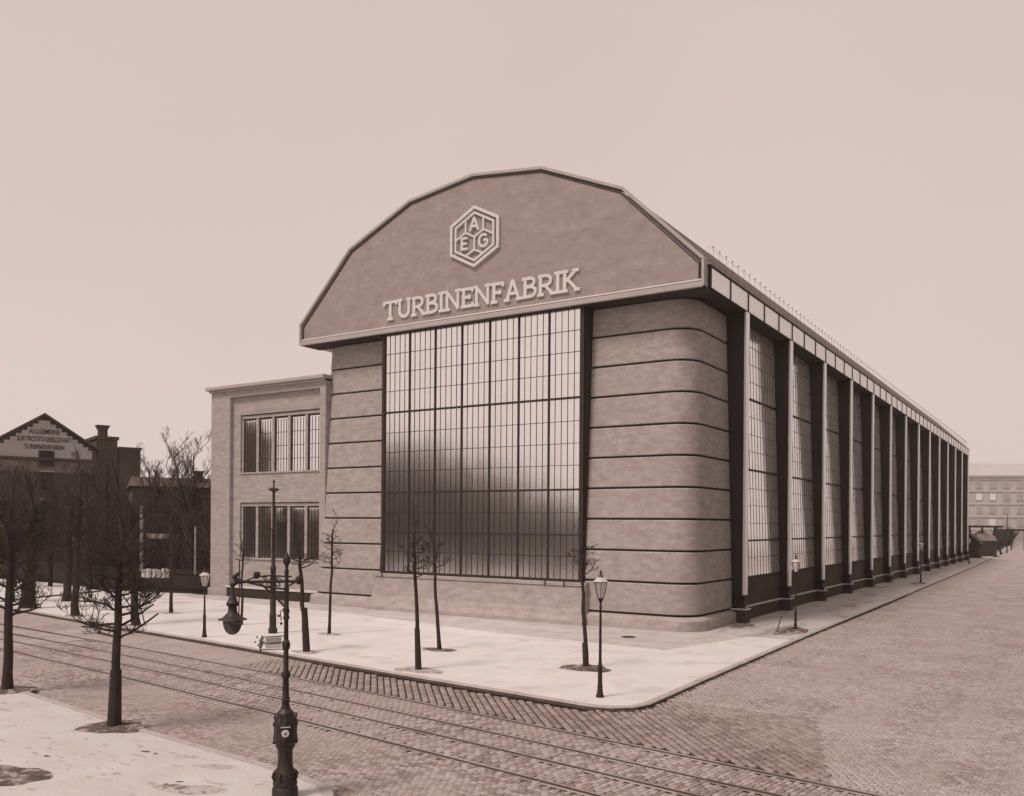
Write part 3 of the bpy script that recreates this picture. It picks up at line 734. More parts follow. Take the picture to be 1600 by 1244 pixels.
# ornate arc-lamp standard in the foreground
LX, LY = 2.63, -37.52
t = empty('arc_lamp_standard', (LX, LY, PZ)); tag(t, 'ornate cast iron lamp standard with clock box, scroll bracket and hanging globe in the foreground', 'street lamp')
b = PZ
MB().lathe([(.26,0),(.26,.18),(.235,.22),(.25,.30),(.22,.36),(.24,.45),(.215,.5),(.20,.55),(.155,.62),(.145,.9-b)], n=16).build('base', M_iron, t, smooth=True)
MB().lathe([(.145,.78),(.15,.95),(.19,1.02),(.20,1.08),(.235,1.12),(.245,1.2),(.23,1.3),(.235,1.5),(.22,1.56),(.19,1.62),(.17,1.72),(.10,1.80),(.085,1.86)], n=8).build('clock_box', M_iron, t)
# small ornaments round the box
o = MB()
for k in range(8):
    a = math.pi/8+math.pi/4*k
    o.sphere((.245*math.cos(a),.245*math.sin(a),1.50), .028, 6, 4); o.sphere((.245*math.cos(a),.245*math.sin(a),1.13), .03, 6, 4)
    o.tube([(.2*math.cos(a),.2*math.sin(a),1.56),(.24*math.cos(a),.24*math.sin(a),1.64),(.21*math.cos(a),.21*math.sin(a),1.70)], .014, 5)
    o.tube([(.22*math.cos(a),.22*math.sin(a),.34),(.27*math.cos(a),.27*math.sin(a),.44),(.22*math.cos(a),.22*math.sin(a),.52)], .02, 5)
o.build('box_ornaments', M_iron, t, kind='stuff')
MB().lathe([(.085,1.80),(.075,1.95),(.095,1.99),(.07,2.04),(.062,2.42),(.095,2.47),(.095,2.52),(.055,2.58),(.045,3.6),(.05,3.62),(.07,3.66),(.05,3.72),(.07,3.80),(.05,3.86),(.048,4.2),(.06,4.24),(.04,4.3),(.04,4.55),(.05,4.6),(.03,4.66),(.035,4.72),(.075,4.78),(.08,4.84),(.05,4.92),(.01,5.0)], n=12).build('shaft', M_iron, t, smooth=True)
tocam = Vector((CAM.x-LX, CAM.y-LY, 0)).normalized(); ang = math.atan2(tocam.y, tocam.x)
lft = Vector((-tocam.y, tocam.x, 0))*-1      # screen left
if lft.dot(rt) > 0: lft = -lft
dial = MB()
dp = tocam*.236
c_, u_ = Vector((dp.x, dp.y, 1.34)), lft
rg = [[c_+tocam*d+(u_*math.cos(a)+Vector((0,0,1))*math.sin(a))*r for a in [2*math.pi*k/20 for k in range(20)]] for r, d in ((.075,-.03),(.075,.012),(.062,.02))]
dial.loft(rg, True); dial.build('dial', M_clock, t)
dn = MB()     # figure 4 on the dial and small plate above
def dline(p, q, w=.008): 
    P = c_+tocam*.024+u_*p[0]+Vector((0,0,p[1])); Q = c_+tocam*.024+u_*q[0]+Vector((0,0,q[1])); dn.beam(P, Q, w, .004, tuple(tocam))
dline((-.012,-.035),(-.012,.035)); dline((-.012,.035),(.026,-.01)); dline((.026,-.01),(-.026,-.01))
dn.build('dial_figure', M_iron, t)
pl = MB(); pc = Vector((dp.x,dp.y,1.47)); pl.beam(pc-lft*.10+tocam*.01, pc+lft*.10+tocam*.01, .02, .022, tuple(tocam)); pl.build('name_plate', M_pale, t)
# bracket arm
o = MB(); Z = 4.40
E_ = lft*1.05
o.tube([Vector((0,0,Z))-lft*.30, Vector((0,0,Z)), Vector((0,0,Z))+lft*.9], .030, 8)
o.tube([Vector((0,0,Z+.10))-lft*.1, Vector((0,0,Z+.12))+lft*.35, Vector((0,0,Z+.10))+lft*.62, Vector((0,0,Z))+lft*.85], .018, 6)
o.tube([Vector((0,0,Z-.16)), Vector((0,0,Z-.13))+lft*.3, Vector((0,0,Z-.05))+lft*.62, Vector((0,0,Z))+lft*.8], .02, 6)
o.tube([Vector((0,0,Z-.55)), Vector((0,0,Z-.45))+lft*.10, Vector((0,0,Z-.22))+lft*.30, Vector((0,0,Z-.06))+lft*.5], .022, 6)
for cxx, czz, rr_ in ((.18,-.07,.075),(.34,-.07,.06),(.50,-.045,.045),(.12,-.28,.07),(.26,-.20,.055),(.22,.06,.05),(.42,.06,.045),(.06,-.42,.05),(.14,.02,.06),(.30,.02,.05)):
    pts = [Vector((0,0,Z+czz))+lft*cxx+(lft*math.cos(a)+Vector((0,0,1))*math.sin(a))*rr_*(1-.09*k) for k, a in enumerate([math.pi/4*k for k in range(10)])]
    o.tube(pts, .012, 5)
o.tube([Vector((0,0,Z-.10))-lft*.02, Vector((0,0,Z-.02))-lft*.16, Vector((0,0,Z+.10))-lft*.22], .02, 6)
o.sphere(Vector((0,0,Z+.03))-lft*.24, .065, 8, 6, sz=1.5)
o.sphere(Vector((0,0,Z+.16))+lft*.56, .05, 6, 4); o.box(-.0,.0,-.0,.0,Z,Z)
o.lathe([(.05,Z+.06),(.06,Z+.14),(.04,Z+.2)], tuple(lft*.60), 6)
# scroll rising over the lamp end
o.tube([Vector((0,0,Z))+lft*.85, Vector((0,0,Z+.02))+lft*.98, Vector((0,0,Z+.10))+lft*1.02, Vector((0,0,Z+.22))+lft*.90], [.04,.07,.06,.012], 7)
o.tube([Vector((0,0,Z+.04))+lft*.95, Vector((0,0,Z-.05))+lft*1.05, Vector((0,0,Z-.08))+lft*1.10], [.05,.06,.03], 7)
o.build('bracket', M_iron, t)
o = MB()
o.tube([Vector((0,0,Z-.5))+lft*.0, Vector((0,0,Z-.62))+lft*.12, Vector((0,0,Z-.80))+lft*.10], .012, 5)
o.sphere(Vector((0,0,Z-.70))+lft*.15, .03, 6, 4); o.sphere(Vector((0,0,Z-.86))+lft*.10, .03, 6, 4)
o.build('switch_lever', M_iron, t)
lc = lft*1.05
MB().lathe([(.03,4.40),(.03,4.16),(.05,4.12),(.085,4.06),(.09,4.02),(.13,3.98),(.12,3.93),(.085,3.90),(.09,3.80),(.12,3.76),(.20,3.68),(.28,3.655),(.29,3.64),(.18,3.64)], tuple(lc), 18).build('lamp_hood', M_iron, t, smooth=True)
MB().lathe([(.185,3.64),(.188,3.58),(.172,3.49),(.135,3.41),(.08,3.355),(.01,3.335)], tuple(lc), 18).build('lamp_globe', G_globe, t, smooth=True)
# advertising/street-name arms
sg = MB(); 
for zz, ln, dep_ in ((3.20,.50,.35),(3.06,.52,-.2)):
    d = (lft+tocam*dep_).normalized(); A = Vector((0,0,zz)); B = A+d*ln
    sg.tube([A+Vector((0,0,.09)), B+Vector((0,0,.09))], .012, 5); sg.tube([A-Vector((0,0,.05)), B-Vector((0,0,.05))], .010, 5)
    sg.tube([B+Vector((0,0,.13)), B-Vector((0,0,.10))], .014, 5)
    pts = [B+Vector((0,0,.02))+(d*math.cos(a)+Vector((0,0,1))*math.sin(a))*(.06-.005*k) for k, a in enumerate([math.pi/3*k for k in range(8)])]
    sg.tube(pts, .010, 5)
    sg.sphere(B+d*.10+Vector((0,0,.10)), .02, 5, 4)
sg.build('sign_arms', M_iron, t)
for zz, dep_ in ((3.20,.35),(3.06,-.2)):
    d = (lft+tocam*dep_).normalized(); A = Vector((0,0,zz+.02))+d*.10; B = A+d*.32
    MB().beam(A, B, .012, .10, (0,0,1)).build('name_sign', M_pale, t)
MB().sphere((0,0,3.10), .085, 8, 6, sz=1.6).build('sign_collar', M_iron, t)

# stake beside the side-street lamp, manhole cover
tag(MB().tube([(2.75,-3.35,.1),(2.95,-3.15,.95)], [.03,.02], 6).build('wooden_stake', M_dark), 'short dark stake leaning in the soil beside the first side-street lamp', 'stake')
tag(MB().lathe([(.36,PZ+.002),(.36,PZ+.02),(.33,PZ+.026)], (-2.7,-10.04,0), 20).build('drain_cover', M_iron), 'small round iron drain cover in the pavement in front of the rounded corner', 'drain cover')

# ------------------------------------------------------------------ trees
def grow(o, p, d, L, r, depth, rng, spread=.6, upb=.15, n=4, kids=(2,4), shrink=.68, minr=.006, tips=None, seg=3, wig=.16):
    pts = [Vector(p)]; rad = [r]; dd = Vector(d).normalized(); 
    for k in range(seg):
        dd = (dd+Vector((rng.gauss(0,wig),rng.gauss(0,wig),rng.gauss(0,wig)+upb*.5))).normalized()
        pts.append(pts[-1]+dd*L/seg); rad.append(max(minr, r*(1-.45*(k+1)/seg)))
    o.tube(pts, rad, n if r > .02 else 3, cap=False)
    if depth <= 0: return
    for k in range(rng.randint(*kids)):
        f = rng.uniform(.3,1.0); i = min(seg, max(1, int(round(f*seg))))
        q = pts[i]; a = rng.uniform(0,2*math.pi)
        ax = Vector((math.cos(a),math.sin(a),rng.uniform(-.2,.5)))
        nd = (dd*(1-spread)+ax*spread+Vector((0,0,upb))).normalized()
        grow(o, q, nd, L*shrink*rng.uniform(.7,1.15), max(minr, rad[i]*.62), depth-1, rng, spread, upb, n, kids, shrink, minr, tips, seg, wig)
def street_tree(x, y, label, ht, r, seed, crown_r, lean=(0,0), nb=9, z0=None, top=None, depth=3, guard=None, kids=(2,4), m=None, grp='pollarded street trees', up=.25, fill=1.0):
    rng = random.Random(seed); t = empty('street_tree', (x, y, PZ)); tag(t, label, 'tree', grp)
    m = m or M_bark; o = MB(); N = 8; pts = []; rad = []
    top = top or ht*1.35
    for k in range(N+1):
        f = k/N; pts.append(Vector((lean[0]*f+rng.gauss(0,.02), lean[1]*f+rng.gauss(0,.02), -.1+(top+.1)*f)))
        rad.append(r*(1.35 if k == 0 else (1.08-.45*f)))
    o.tube(pts, rad, 9); o.build('trunk', m, t, smooth=True)
    c = MB(); z0 = z0 or ht*.72
    for k in range(nb):
        z = z0+(top-z0)*(k+.3)/nb; f = z/top; p = Vector((lean[0]*f, lean[1]*f, z)); a = k*2.4+rng.uniform(-.4,.4)
        L = crown_r*(.95-.45*(k/nb))*rng.uniform(.75,1.1)
        grow(c, p, Vector((math.cos(a),math.sin(a),up*rng.uniform(.2,1.6))), L*.55, r*.34*(1-.4*k/nb), depth, rng, .55, .12, 5, kids, .66, .007)
    grow(c, (lean[0],lean[1],top-.1), (0,0,1), crown_r*.6, r*.4, depth, rng, .5, .3, 5, kids, .66, .007)
    c.build('crown', m, t)
    if guard: MB().tube([(0,0,0),(lean[0]*.3,lean[1]*.3,guard)], [r*1.5,r*1.18], 9).build('bark_wrap', m, t)
    return t
street_tree(-5.82,-35.9,'nearest street tree with dark trunk, wide bare lower branches and round soil ring',3.2,.125,21,2.6,(0.05,.1),nb=22,z0=2.35,top=4.7,depth=4,kids=(2,4),up=.35,guard=1.55)
street_tree(-13.54,-34.8,'street tree cut by the left edge of the photo, second on the near pavement',3.2,.15,4,2.6,(-.05,.1),nb=18,z0=2.3,top=4.9,depth=4,up=.3)
street_tree(-4.98,-23.85,'slim straight tree at the kerb before the dark lower panes, wrapped low trunk',3.6,.085,7,1.25,(-.3,.05),nb=12,z0=3.5,top=4.9,depth=3,guard=1.6)
street_tree(-7.68,-19.1,'slim leaning tree between kerb tree and glazed front, faint soil patch',3.5,.085,8,1.2,(-.35,0),nb=10,z0=3.6,top=4.8,depth=3)
street_tree(.09,-19.75,'slim tree in a dark soil patch behind the corner gas lamp',3.8,.085,9,1.2,(-.32,.1),nb=9,z0=3.6,top=4.7,depth=3,guard=1.0)
street_tree(-15.53,-17.95,'small open-crowned bare tree in front of the left banded corner',3.3,.075,10,1.35,(.15,0),nb=14,z0=3.3,top=5.1,depth=3,kids=(2,3))
street_tree(-11.9,-23.0,'thick-footed tree just left of the small open-crowned one, near the kerb',3.6,.11,11,1.5,(-.5,0),nb=8,z0=3.6,top=4.2,depth=3,guard=1.9,kids=(1,3))
street_tree(-22.2,-17.9,'thin double-staked young tree before the wing, behind the hanging globe',3.4,.07,12,1.2,(.0,0),nb=8,z0=3.2,top=4.2,depth=2)
MBs = MB().tube([(-22.45,-17.9,.1),(-22.42,-17.9,3.7)], .035, 6).build('tree_stake', M_dark); tag(MBs, 'thin stake beside the young tree behind the hanging globe', 'stake')
street_tree(-26.56,-21.4,'street tree leaning left close behind the nearest tree',4,.20,13,2.6,(-1.0,.3),nb=16,z0=3.2,top=6.5,depth=4)
street_tree(-33.56,-20.7,'straight street tree on the far kerb, left of the leaning one',4,.20,14,2.8,(-.1,.3),nb=16,z0=3.4,top=7,depth=4)
street_tree(-30.6,-16.3,'thin tree standing before the dark yard fence',4,.10,15,2.2,(0,0),nb=12,z0=3.0,top=6,depth=3)
street_tree(-40.28,-19.9,'thickest rough trunk at the kerb near the left edge of the photo',5,.42,16,2.6,(.2,.2),nb=18,z0=3.4,top=6.6,depth=4)
street_tree(-43.2,-15.6,'trunk on the yard kerb left of the straight street tree',5,.26,17,2.6,(0,.2),nb=16,z0=3.2,top=6.8,depth=4)
street_tree(-45.5,-18.3,'dark trunk seen between the left edge tree and the thickest trunk',5,.25,18,2.6,(0,0),nb=16,z0=3.2,top=6.6,depth=4)

def big_tree(x, y, h, label, seed, trunks=1, spread=.42, dens=5):
    rng = random.Random(seed); t = empty('bare_tree', (x, y, 0)); tag(t, label, 'tree', 'tall bare trees behind the yard fence')
    o = MB(); c = MB()
    for q in range(trunks):
        a = rng.uniform(0,6.28); lean = Vector((math.cos(a),math.sin(a),0))*rng.uniform(.05,.25)*h
        if trunks == 1: lean *= .4
        pts = []; rad = []
        for k in range(9):
            f = k/8; pts.append(Vector((lean.x*f**1.5, lean.y*f**1.5, h*.92*f))+Vector((rng.gauss(0,.08),rng.gauss(0,.08),0))*(f > 0)); rad.append(max(.03,(.022*h)*(1-.85*f)/(1+.3*(trunks > 1))))
        o.tube(pts, rad, 7)
        for k in range(2, 9):
            for _ in range(dens):
                p = pts[k-1].lerp(pts[k], rng.random()); a = rng.uniform(0,6.28)
                L = h*(.30-.18*(k/8))*rng.uniform(.7,1.2)
                grow(c, p, Vector((math.cos(a)*spread*1.6,math.sin(a)*spread*1.6,.75)), L, rad[k]*.55+.015, 3, rng, .5, .22, 4, (3,4), .62, .010)
    o.build('trunk', M_bark, t, smooth=True); c.build('crown', M_twig, t)
    return t
bt = [(-58,-8.5,9.0,1,'bare tree in front of the lettered gable, left of its round window'),(-66,-10,9.2,1,'bare tree nearest the left edge, behind the yard fence'),(-54,-6,11.2,2,'forked bare tree right of the lettered gable'),
      (-50,-4.5,11.0,1,'bare tree before the chimney block'),(-47,-4.5,10.5,2,'low twiggy tree before the dark workshop'),(-44.5,-4.0,12.4,2,'two-stemmed tree whose pointed top rises above the workshop roof'),
      (-42.2,-3.8,11.0,2,'forked tree close to the wing, its stems fanning out'),(-62,-2,9.8,1,'thick crown tree filling the dark yard centre'),(-70,-4,10.5,1,'low crown tree at the far left of the yard'),(-52,-8.6,10,1,'slender tree just behind the fence, middle of the yard'),(-59,-11,9.5,2,'bushy tree left of the yard entrance')]
for i, (x, y, h, n, lb) in enumerate(bt): big_tree(x, y, h, lb, 60+i, n, dens=4 if n == 1 else 3)

# tree pits
pit(-5.82,-35.9,.95,.75,M_soil,h=.05,rot=.2); pit(-13.54,-34.8,.95,.8,M_soil,h=.04); pit(-3.6,-40.0,1.15,.75,M_soil,h=.03,rot=.2)
pit(-4.98,-23.85,1.1,.6,M_soil2,h=.02); pit(-7.68,-19.1,.9,.5,M_soil,h=.02); pit(.09,-19.75,1.05,.75,M_soil,h=.10); pit(-15.53,-17.95,.8,.4,M_soil2,h=.02); pit(-11.9,-23.0,.7,.5,M_soil2,h=.02)
pit(3.3,-2.6,.75,1.9,M_soil,h=.14); pit(-33.56,-20.7,.9,.5,M_soil2,h=.03); pit(-40.28,-19.9,1.2,.8,M_soil2,h=.03); pit(-30.6,-16.3,.8,.5,M_soil2,h=.02); pit(-26.56,-21.4,.7,.5,M_soil,h=.03)
pit(2.7,45.8,.7,2.2,M_soil,h=.08); pit(.4,-1.6,.5,1.3,M_soil,h=.03); pit(-.4,-36.9,.5,.16,M_soil2,h=.02,rot=.35); pit(-1.6,-36.7,.32,.12,M_soil2,h=.01,rot=.3); pit(.6,-38.3,.8,.3,M_soil2,h=.02,rot=.4)
for k in range(9):
    x = R.uniform(-6,2.6); y = R.uniform(-41,-36.8)
    pit(x, y, R.uniform(.05,.14), R.uniform(.03,.06), M_soil, h=.012, rot=R.uniform(0,.6))

# ------------------------------------------------------------------ left background
class LB(MB):
    """built in a local frame: x to the right along the facade, y away, z up"""
    pass
def text_part(s, size, loc, m, parent, name='lettering', w=None):
    cu = bpy.data.curves.new(name, 'FONT'); cu.body = s; cu.size = size; cu.align_x = 'CENTER'; cu.extrude = .01; cu.offset = size*.012
    tmp = bpy.data.objects.new('tmp', cu); col.objects.link(tmp); dg = bpy.context.evaluated_depsgraph_get(); dg.update()
    me = bpy.data.meshes.new_from_object(tmp.evaluated_get(dg)); bpy.data.objects.remove(tmp)
    o = bpy.data.objects.new(name, me); col.objects.link(o); o.parent = parent; o.rotation_euler = (math.pi/2, 0, 0); o.location = loc
    me.materials.clear(); me.materials.append(m)
    xs = [v.co.x for v in me.vertices]
    if w: k = w/(max(xs)-min(xs)); o.scale = (k, 1, 1)
    return o
fb = empty('old_factory', (-78.0, 1.9, 0), math.radians(70)); tag(fb, 'old gabled factory with white stepped gable bearing painted company lettering', 'building')
LB().box(-8,5.2,0,12,0,13.5).build('wall', M_oldb, fb)
g = LB(); g.loft([[(-5.5,-.0,13.5),(5.3,-.0,13.5),(0,-.0,17.15)], [(-5.5,12,13.5),(5.3,12,13.5),(0,12,17.15)]], True); g.build('gable', M_oldb, fb)
rfo = LB()
for sgn, ex_ in ((-1,-7.6),(1,5.5)):
    A = (0,-.35,17.42); B = (ex_,-.35,17.42-abs(ex_)*.66)
    rfo.loft([[A,B,(B[0],B[1],B[2]-.25),(0,-.35,17.12)], [(0,12,A[2]),(B[0],12,B[2]),(B[0],12,B[2]-.25),(0,12,17.12)]], True)
rfo.build('roof', M_roofd, fb)
pw = LB(); z = 13.25; hw = 5.15
pw.box(-7.5,4.75,-.10,-.01,12.6,13.55)
z = 13.552
while z < 16.6:
    hw = min(4.6, .35+(16.75-z-.38)*1.42)
    if hw > .2: pw.box(-hw,hw,-.10,-.01,z,z+.378)
    z += .38
pw.build('white_gable_field', M_oldw, fb)
text_part('ALLGEMEINE', .72, (0,-.12,15.15), M_dark, fb, w=3.0)
text_part('ELEKTRICITÄTS-GESELLSCHAFT', .72, (0,-.12,14.33), M_dark, fb, w=5.2)
text_part('TURBINENFABRIK', .72, (0,-.12,13.5), M_dark, fb, w=4.0)
LB().box(-8,5.2,-.28,0,12.3,12.58).build('string_course', M_roofd, fb)
LB().box(-7.8,4.9,-.08,0,11.0,12.28).build('frieze', mat('grimy_plaster', .17, .9, .4, .8, 6), fb)
for x, z, w_, h_ in ((.2,12.7,1.3,1.0),(.2,9.9,1.1,2.0),(.2,6.9,1.1,2.0),(.2,3.9,1.2,2.2),(-4,6.9,1.1,2.0),(-4,3.9,1.1,2.0),(4,6.9,1.1,2.0)):
    wn = LB().box(x-w_/2-.12,x+w_/2+.12,-.16,-.01,z-.15-.95,z+h_/2+.15).build('window', M_oldb, fb)
    LB().box(x-w_/2,x+w_/2,-.19,-.165,z-.9,z+h_/2).build('pane', M_blkw, wn); LB().box(x-w_/2-.1,x+w_/2+.1,-.26,-.162,z+h_/2+.16,z+h_/2+.26).build('lintel', M_oldw, wn)
ch = LB().box(5.3,7.5,.4,6,0,15.0); ch.box(5.15,7.65,.25,6.15,15.0,15.35)
ch.build('stair_block', M_oldb, fb)
LB().loft([[(x,y,z) for x,y in ((a,b),(c,b),(c,d),(a,d))] for a,b,c,d,z in ((5.6,.6,6.5,1.5,15.36),(5.6,.6,6.5,1.5,16.1),(5.35,.35,6.75,1.75,16.6))], True).build('chimney', M_oldb, fb)
LB().box(7.66,10.0,.4,7,0,14.0).box(7.66,10.15,.25,7.15,14.01,14.25).build('side_block', M_oldb, fb)

def at(px, py, dist):
    a = px-800; b = 819.66-py; u = cr*a+sr*b; v = -sr*a+cr*b
    return CAM + (rt*u+fw*1367.3+up*v)*(dist/1367.3)
# dark workshop between old factory and wing
ws = empty('workshop', (-52, 6, 0), math.radians(58)); tag(ws, 'low dark workshop with chimney and stepped-up roof between the old factory and the wing', 'building')
LB().box(-9,9.5,0,14,0,9.0).build('wall', M_oldb, ws)
LB().loft([[(-9.3,-.3,9.0),(9.8,-.3,9.0),(9.8,14,9.0),(-9.3,14,9.0)], [(-9.0,3,10.0),(9.0,3,10.0),(9.0,12,10.0),(-9.0,12,10.0)]], True).build('roof', M_roofd, ws)
LB().box(-3.4,-2.7,1.5,2.2,9.2,10.5).box(-3.5,-2.6,1.4,2.3,10.5,10.65).build('chimney', M_oldb, ws)
LB().loft([[(x,y,z) for x,z in ((-.8,9.05),(9,9.05),(9,13.2),(2.6,12.0),(1.95,10.5),(1.05,10.2),(-.8,9.6))] for y in (-.5,8)], True).build('stepped_roof', M_roofd, ws)
for i, x in enumerate((-7,-4.2,-1.4,1.4,4.2,7)):
    for z in (2.2,6.4):
        wn = LB().box(x-.7,x+.7,-.1,-.01,z,z+2.4).build('window', M_blkw, ws); LB().box(x-.85,x+.85,-.18,-.0,z-.14,z-.01).build('window_sill', M_oldw, wn)
# pale posts and boards glimpsed in the yard
def pale(name, px, y0, y1, d, w, lb, cat):
    p = at(px, y1, d); h = at(px, y0, d).z
    return tag(MB().tube([(p.x,p.y,max(0,p.z)),(p.x,p.y,h)], w, 7).build(name, M_grey), lb, cat)
pale('pale_pole', 222, 800, 902, 62, .11, 'thick pale post in the yard behind the fence', 'post')
pale('pale_pole', 306, 830, 905, 58, .07, 'thin pale post in the yard beside the wing', 'post')
p = at(240, 846, 66); tag(MB().beam(p-rt*.3, p+rt*1.0, 1.0, .35).build('shed_roof', M_grey), 'small snowy shed roof glimpsed between the yard trees', 'shed roof')
for k in range(6):
    px = 226+k*8+R.uniform(-1.5,1.5); p = at(px, 902, 60); h = R.uniform(.25,.5)
    tag(MB().bbox(p.x-.13,p.x+.13,p.y-.13,p.y+.13,p.z-.4,p.z+h*.5,.02).build('pale_crate', M_pale), ('leftmost','second','third','fourth','fifth','rightmost')[k]+' pale block in the row standing behind the yard fence', 'block', 'pale blocks behind the yard fence')
p = at(315, 912, 46)
# yard fence
def fence(pts, h, lb, board=.16):
    root = empty('board_fence', (pts[0][0], pts[0][1], 0)); tag(root, lb, 'fence'); ofs = Vector((pts[0][0], pts[0][1], 0))
    n = 0; rest = MB(); me0 = None
    for (a, b) in zip(pts[:-1], pts[1:]):
        A = Vector((*a,0)); B = Vector((*b,0)); L = (B-A).length; d = (B-A)/L; nn = Vector((-d.y,d.x,0)); an = math.atan2(d.y,d.x)
        MB().beam(A-ofs+Vector((0,0,h*.25))+nn*.06, B-ofs+Vector((0,0,h*.25))+nn*.06, .06, .09).beam(A-ofs+Vector((0,0,h*.85))+nn*.06, B-ofs+Vector((0,0,h*.85))+nn*.06, .06, .09).build('fence_rail', M_dark, root)
        for k in range(int(L/2.4)+1):
            P = A-ofs+d*min(L,k*2.4); MB().box(P.x-.07,P.x+.07,P.y+.1,P.y+.24,0,h+.12).build('fence_post', M_dark, root)
        for k in range(int(L/board)):
            P = A-ofs+d*(k+.5)*board; hh = h+R.uniform(-.03,.03)
            if n < 290:
                if me0 is None: me0 = MB().box(-board/2+.008,board/2-.008,-.014,.014,.05,h).build('fence_board', M_dark, root); q = me0
                else: q = me0.copy(); col.objects.link(q); q.parent = root
                q.location = (P.x,P.y,R.uniform(-.03,.03)); q.rotation_euler = (0,0,an)
            else: rest.beam(P-d*(board/2-.008)+Vector((0,0,h/2)), P+d*(board/2-.008)+Vector((0,0,h/2)), .028, h)
            n += 1
    if rest.v: rest.build('fence_boards', M_dark, root, kind='stuff')
fence([(-39.9,-5.6),(-49.2,-8.0),(-57,-6.8),(-66,-5.4),(-86,-4)], 2.0, 'long dark board fence closing the yard left of the wing')
# evergreen/brush mass behind the fence (uncountable)
def brush(name, pts, n, h, label, kindm=M_twig, seed=1, w=2.5, mr_=.012):
    rng = random.Random(seed); o = MB()
    for _ in range(n):
        k = rng.randrange(len(pts)-1); f = rng.random(); x = pts[k][0]+(pts[k+1][0]-pts[k][0])*f+rng.uniform(-w,w)*.3; y = pts[k][1]+(pts[k+1][1]-pts[k][1])*f+rng.uniform(0,w)
        hh = h*rng.uniform(.5,1.1); grow(o, (x,y,0), (rng.uniform(-.3,.3),rng.uniform(-.3,.3),1), hh*.55, .03, 2, rng, .45, .2, 3, (3,5), .7, mr_)
    ob = o.build(name, kindm, kind='stuff'); ob['label'] = label; return ob
brush('brushwood', [(-39.5,-4.2),(-49,-6.5),(-60,-5),(-84,-2)], 480, 5.0, 'dense bare brushwood and hedge behind the yard fence', seed=5)

# ------------------------------------------------------------------ right background
hs_ = empty('garden_shed', (1.0-2.6, 133, 0), 0); tag(hs_, 'dark gabled shed with pale roof slope just beyond the end of the hall', 'shed')
LB().box(-2.2,2.2,0,6,0,2.9).build('wall', M_dark, hs_)
LB().loft([[(-2.2,.02,2.9),(2.2,.02,2.9),(0,.02,4.9)], [(-2.2,6,2.9),(2.2,6,2.9),(0,6,4.9)]], True).build('gable', M_dark, hs_)
LB().beam((-1.25,3,4.05),(-1.24,3,4.05),6.4,.1).build('ridge_board', M_dark, hs_)
rr2 = LB(); rr2.add([(-2.6,-.3,2.72),(0,-.3,5.12),(0,6.3,5.12),(-2.6,6.3,2.72),(-2.6,-.3,2.6),(0,-.3,5.0),(0,6.3,5.0),(-2.6,6.3,2.6)], [(0,1,2,3),(7,6,5,4),(0,4,5,1),(1,5,6,2),(2,6,7,3),(3,7,4,0)]); rr2.build('roof', M_pale, hs_)
rr3 = LB(); rr3.add([(2.6,-.3,2.72),(0.01,-.3,5.12),(0.01,6.3,5.12),(2.6,6.3,2.72),(2.6,-.3,2.6),(0.01,-.3,5.0),(0.01,6.3,5.0),(2.6,6.3,2.6)], [(3,2,1,0),(4,5,6,7),(1,5,4,0),(2,6,5,1),(3,7,6,2),(0,4,7,3)]); rr3.build('roof', M_dark, hs_)
# second shed roof
h2 = empty('garden_shed', (.6, 146, 0), 0); tag(h2, 'second low shed with rounded pale roof behind the gabled one', 'shed')
LB().box(-2.5,1.6,0,5,0,3.2).build('wall', M_dark, h2)
LB().loft([[(-2.6,-.1,3.2),(1.7,-.1,3.2),(1.3,-.1,4.0),(.4,-.1,4.5),(-1.2,-.1,4.5),(-2.2,-.1,4.0)], [(-2.6,5.1,3.2),(1.7,5.1,3.2),(1.3,5.1,4.0),(.4,5.1,4.5),(-1.2,5.1,4.5),(-2.2,5.1,4.0)]], True).build('roof', M_grey, h2)
# gantry crane
ga = at(1512, 812, 190); gb = at(1566, 811, 190); gt = empty('gantry_crane', (ga.x, ga.y, 0)); tag(gt, 'dark gantry with splayed legs and long top beam behind the sheds', 'crane')
dv = Vector((gb.x-ga.x, gb.y-ga.y, 0)); ztop = ga.z
MB().beam((0,0,ztop),(dv.x,dv.y,ztop), .5, .45).build('top_beam', M_dark, gt)
for f in (.04,.80):
    P = dv*f
    for s_ in (-1,1):
        MB().beam((P.x,P.y,ztop), (P.x+dv.x/dv.length*s_*1.3,P.y+dv.y/dv.length*s_*1.3,0), .3, .35).build('leg', M_dark, gt)
MB().beam((dv.x*.42,dv.y*.42,ztop-1.4),(dv.x*.42,dv.y*.42,ztop), .5, .4).build('trolley', M_dark, gt)
MB().beam((0,0,ztop-3.0),(dv.x*1.0,dv.y*1.0,ztop-3.0), .15, .18).build('tie_beam', M_dark, gt)
# overhead bridge line towards the right edge
pa = at(1560, 817, 230); pb = at(1640, 815, 240); root = empty('overhead_bridge', (pa.x, pa.y, 0)); tag(root, 'low distant bridge girder on thin supports at the right edge', 'bridge')
MB().beam((0,0,pa.z),(pb.x-pa.x,pb.y-pa.y,pb.z), .8, .45).build('girder', M_dark, root)
for f in (.0,.25,.5,.75): MB().beam(((pb.x-pa.x)*f,(pb.y-pa.y)*f,0),((pb.x-pa.x)*f,(pb.y-pa.y)*f,pa.z), .35, .35).build('support', M_dark, root)
p = at(1574, 850, 200); tag(MB().tube([(p.x,p.y,0),(p.x,p.y,at(1574,792,200).z)], [.16,.07], 6).build('signal_mast', M_dark), 'thin dark mast rising before the hazy far block', 'mast')
brush('scrub', [(-1.0,150),(-1.2,170),(-2.0,200),(-3.0,240)], 700, 3.0, 'dark low scrub and heaps along the pavement just beyond the hall', seed=9, w=-3.5, mr_=.06, kindm=M_dark)
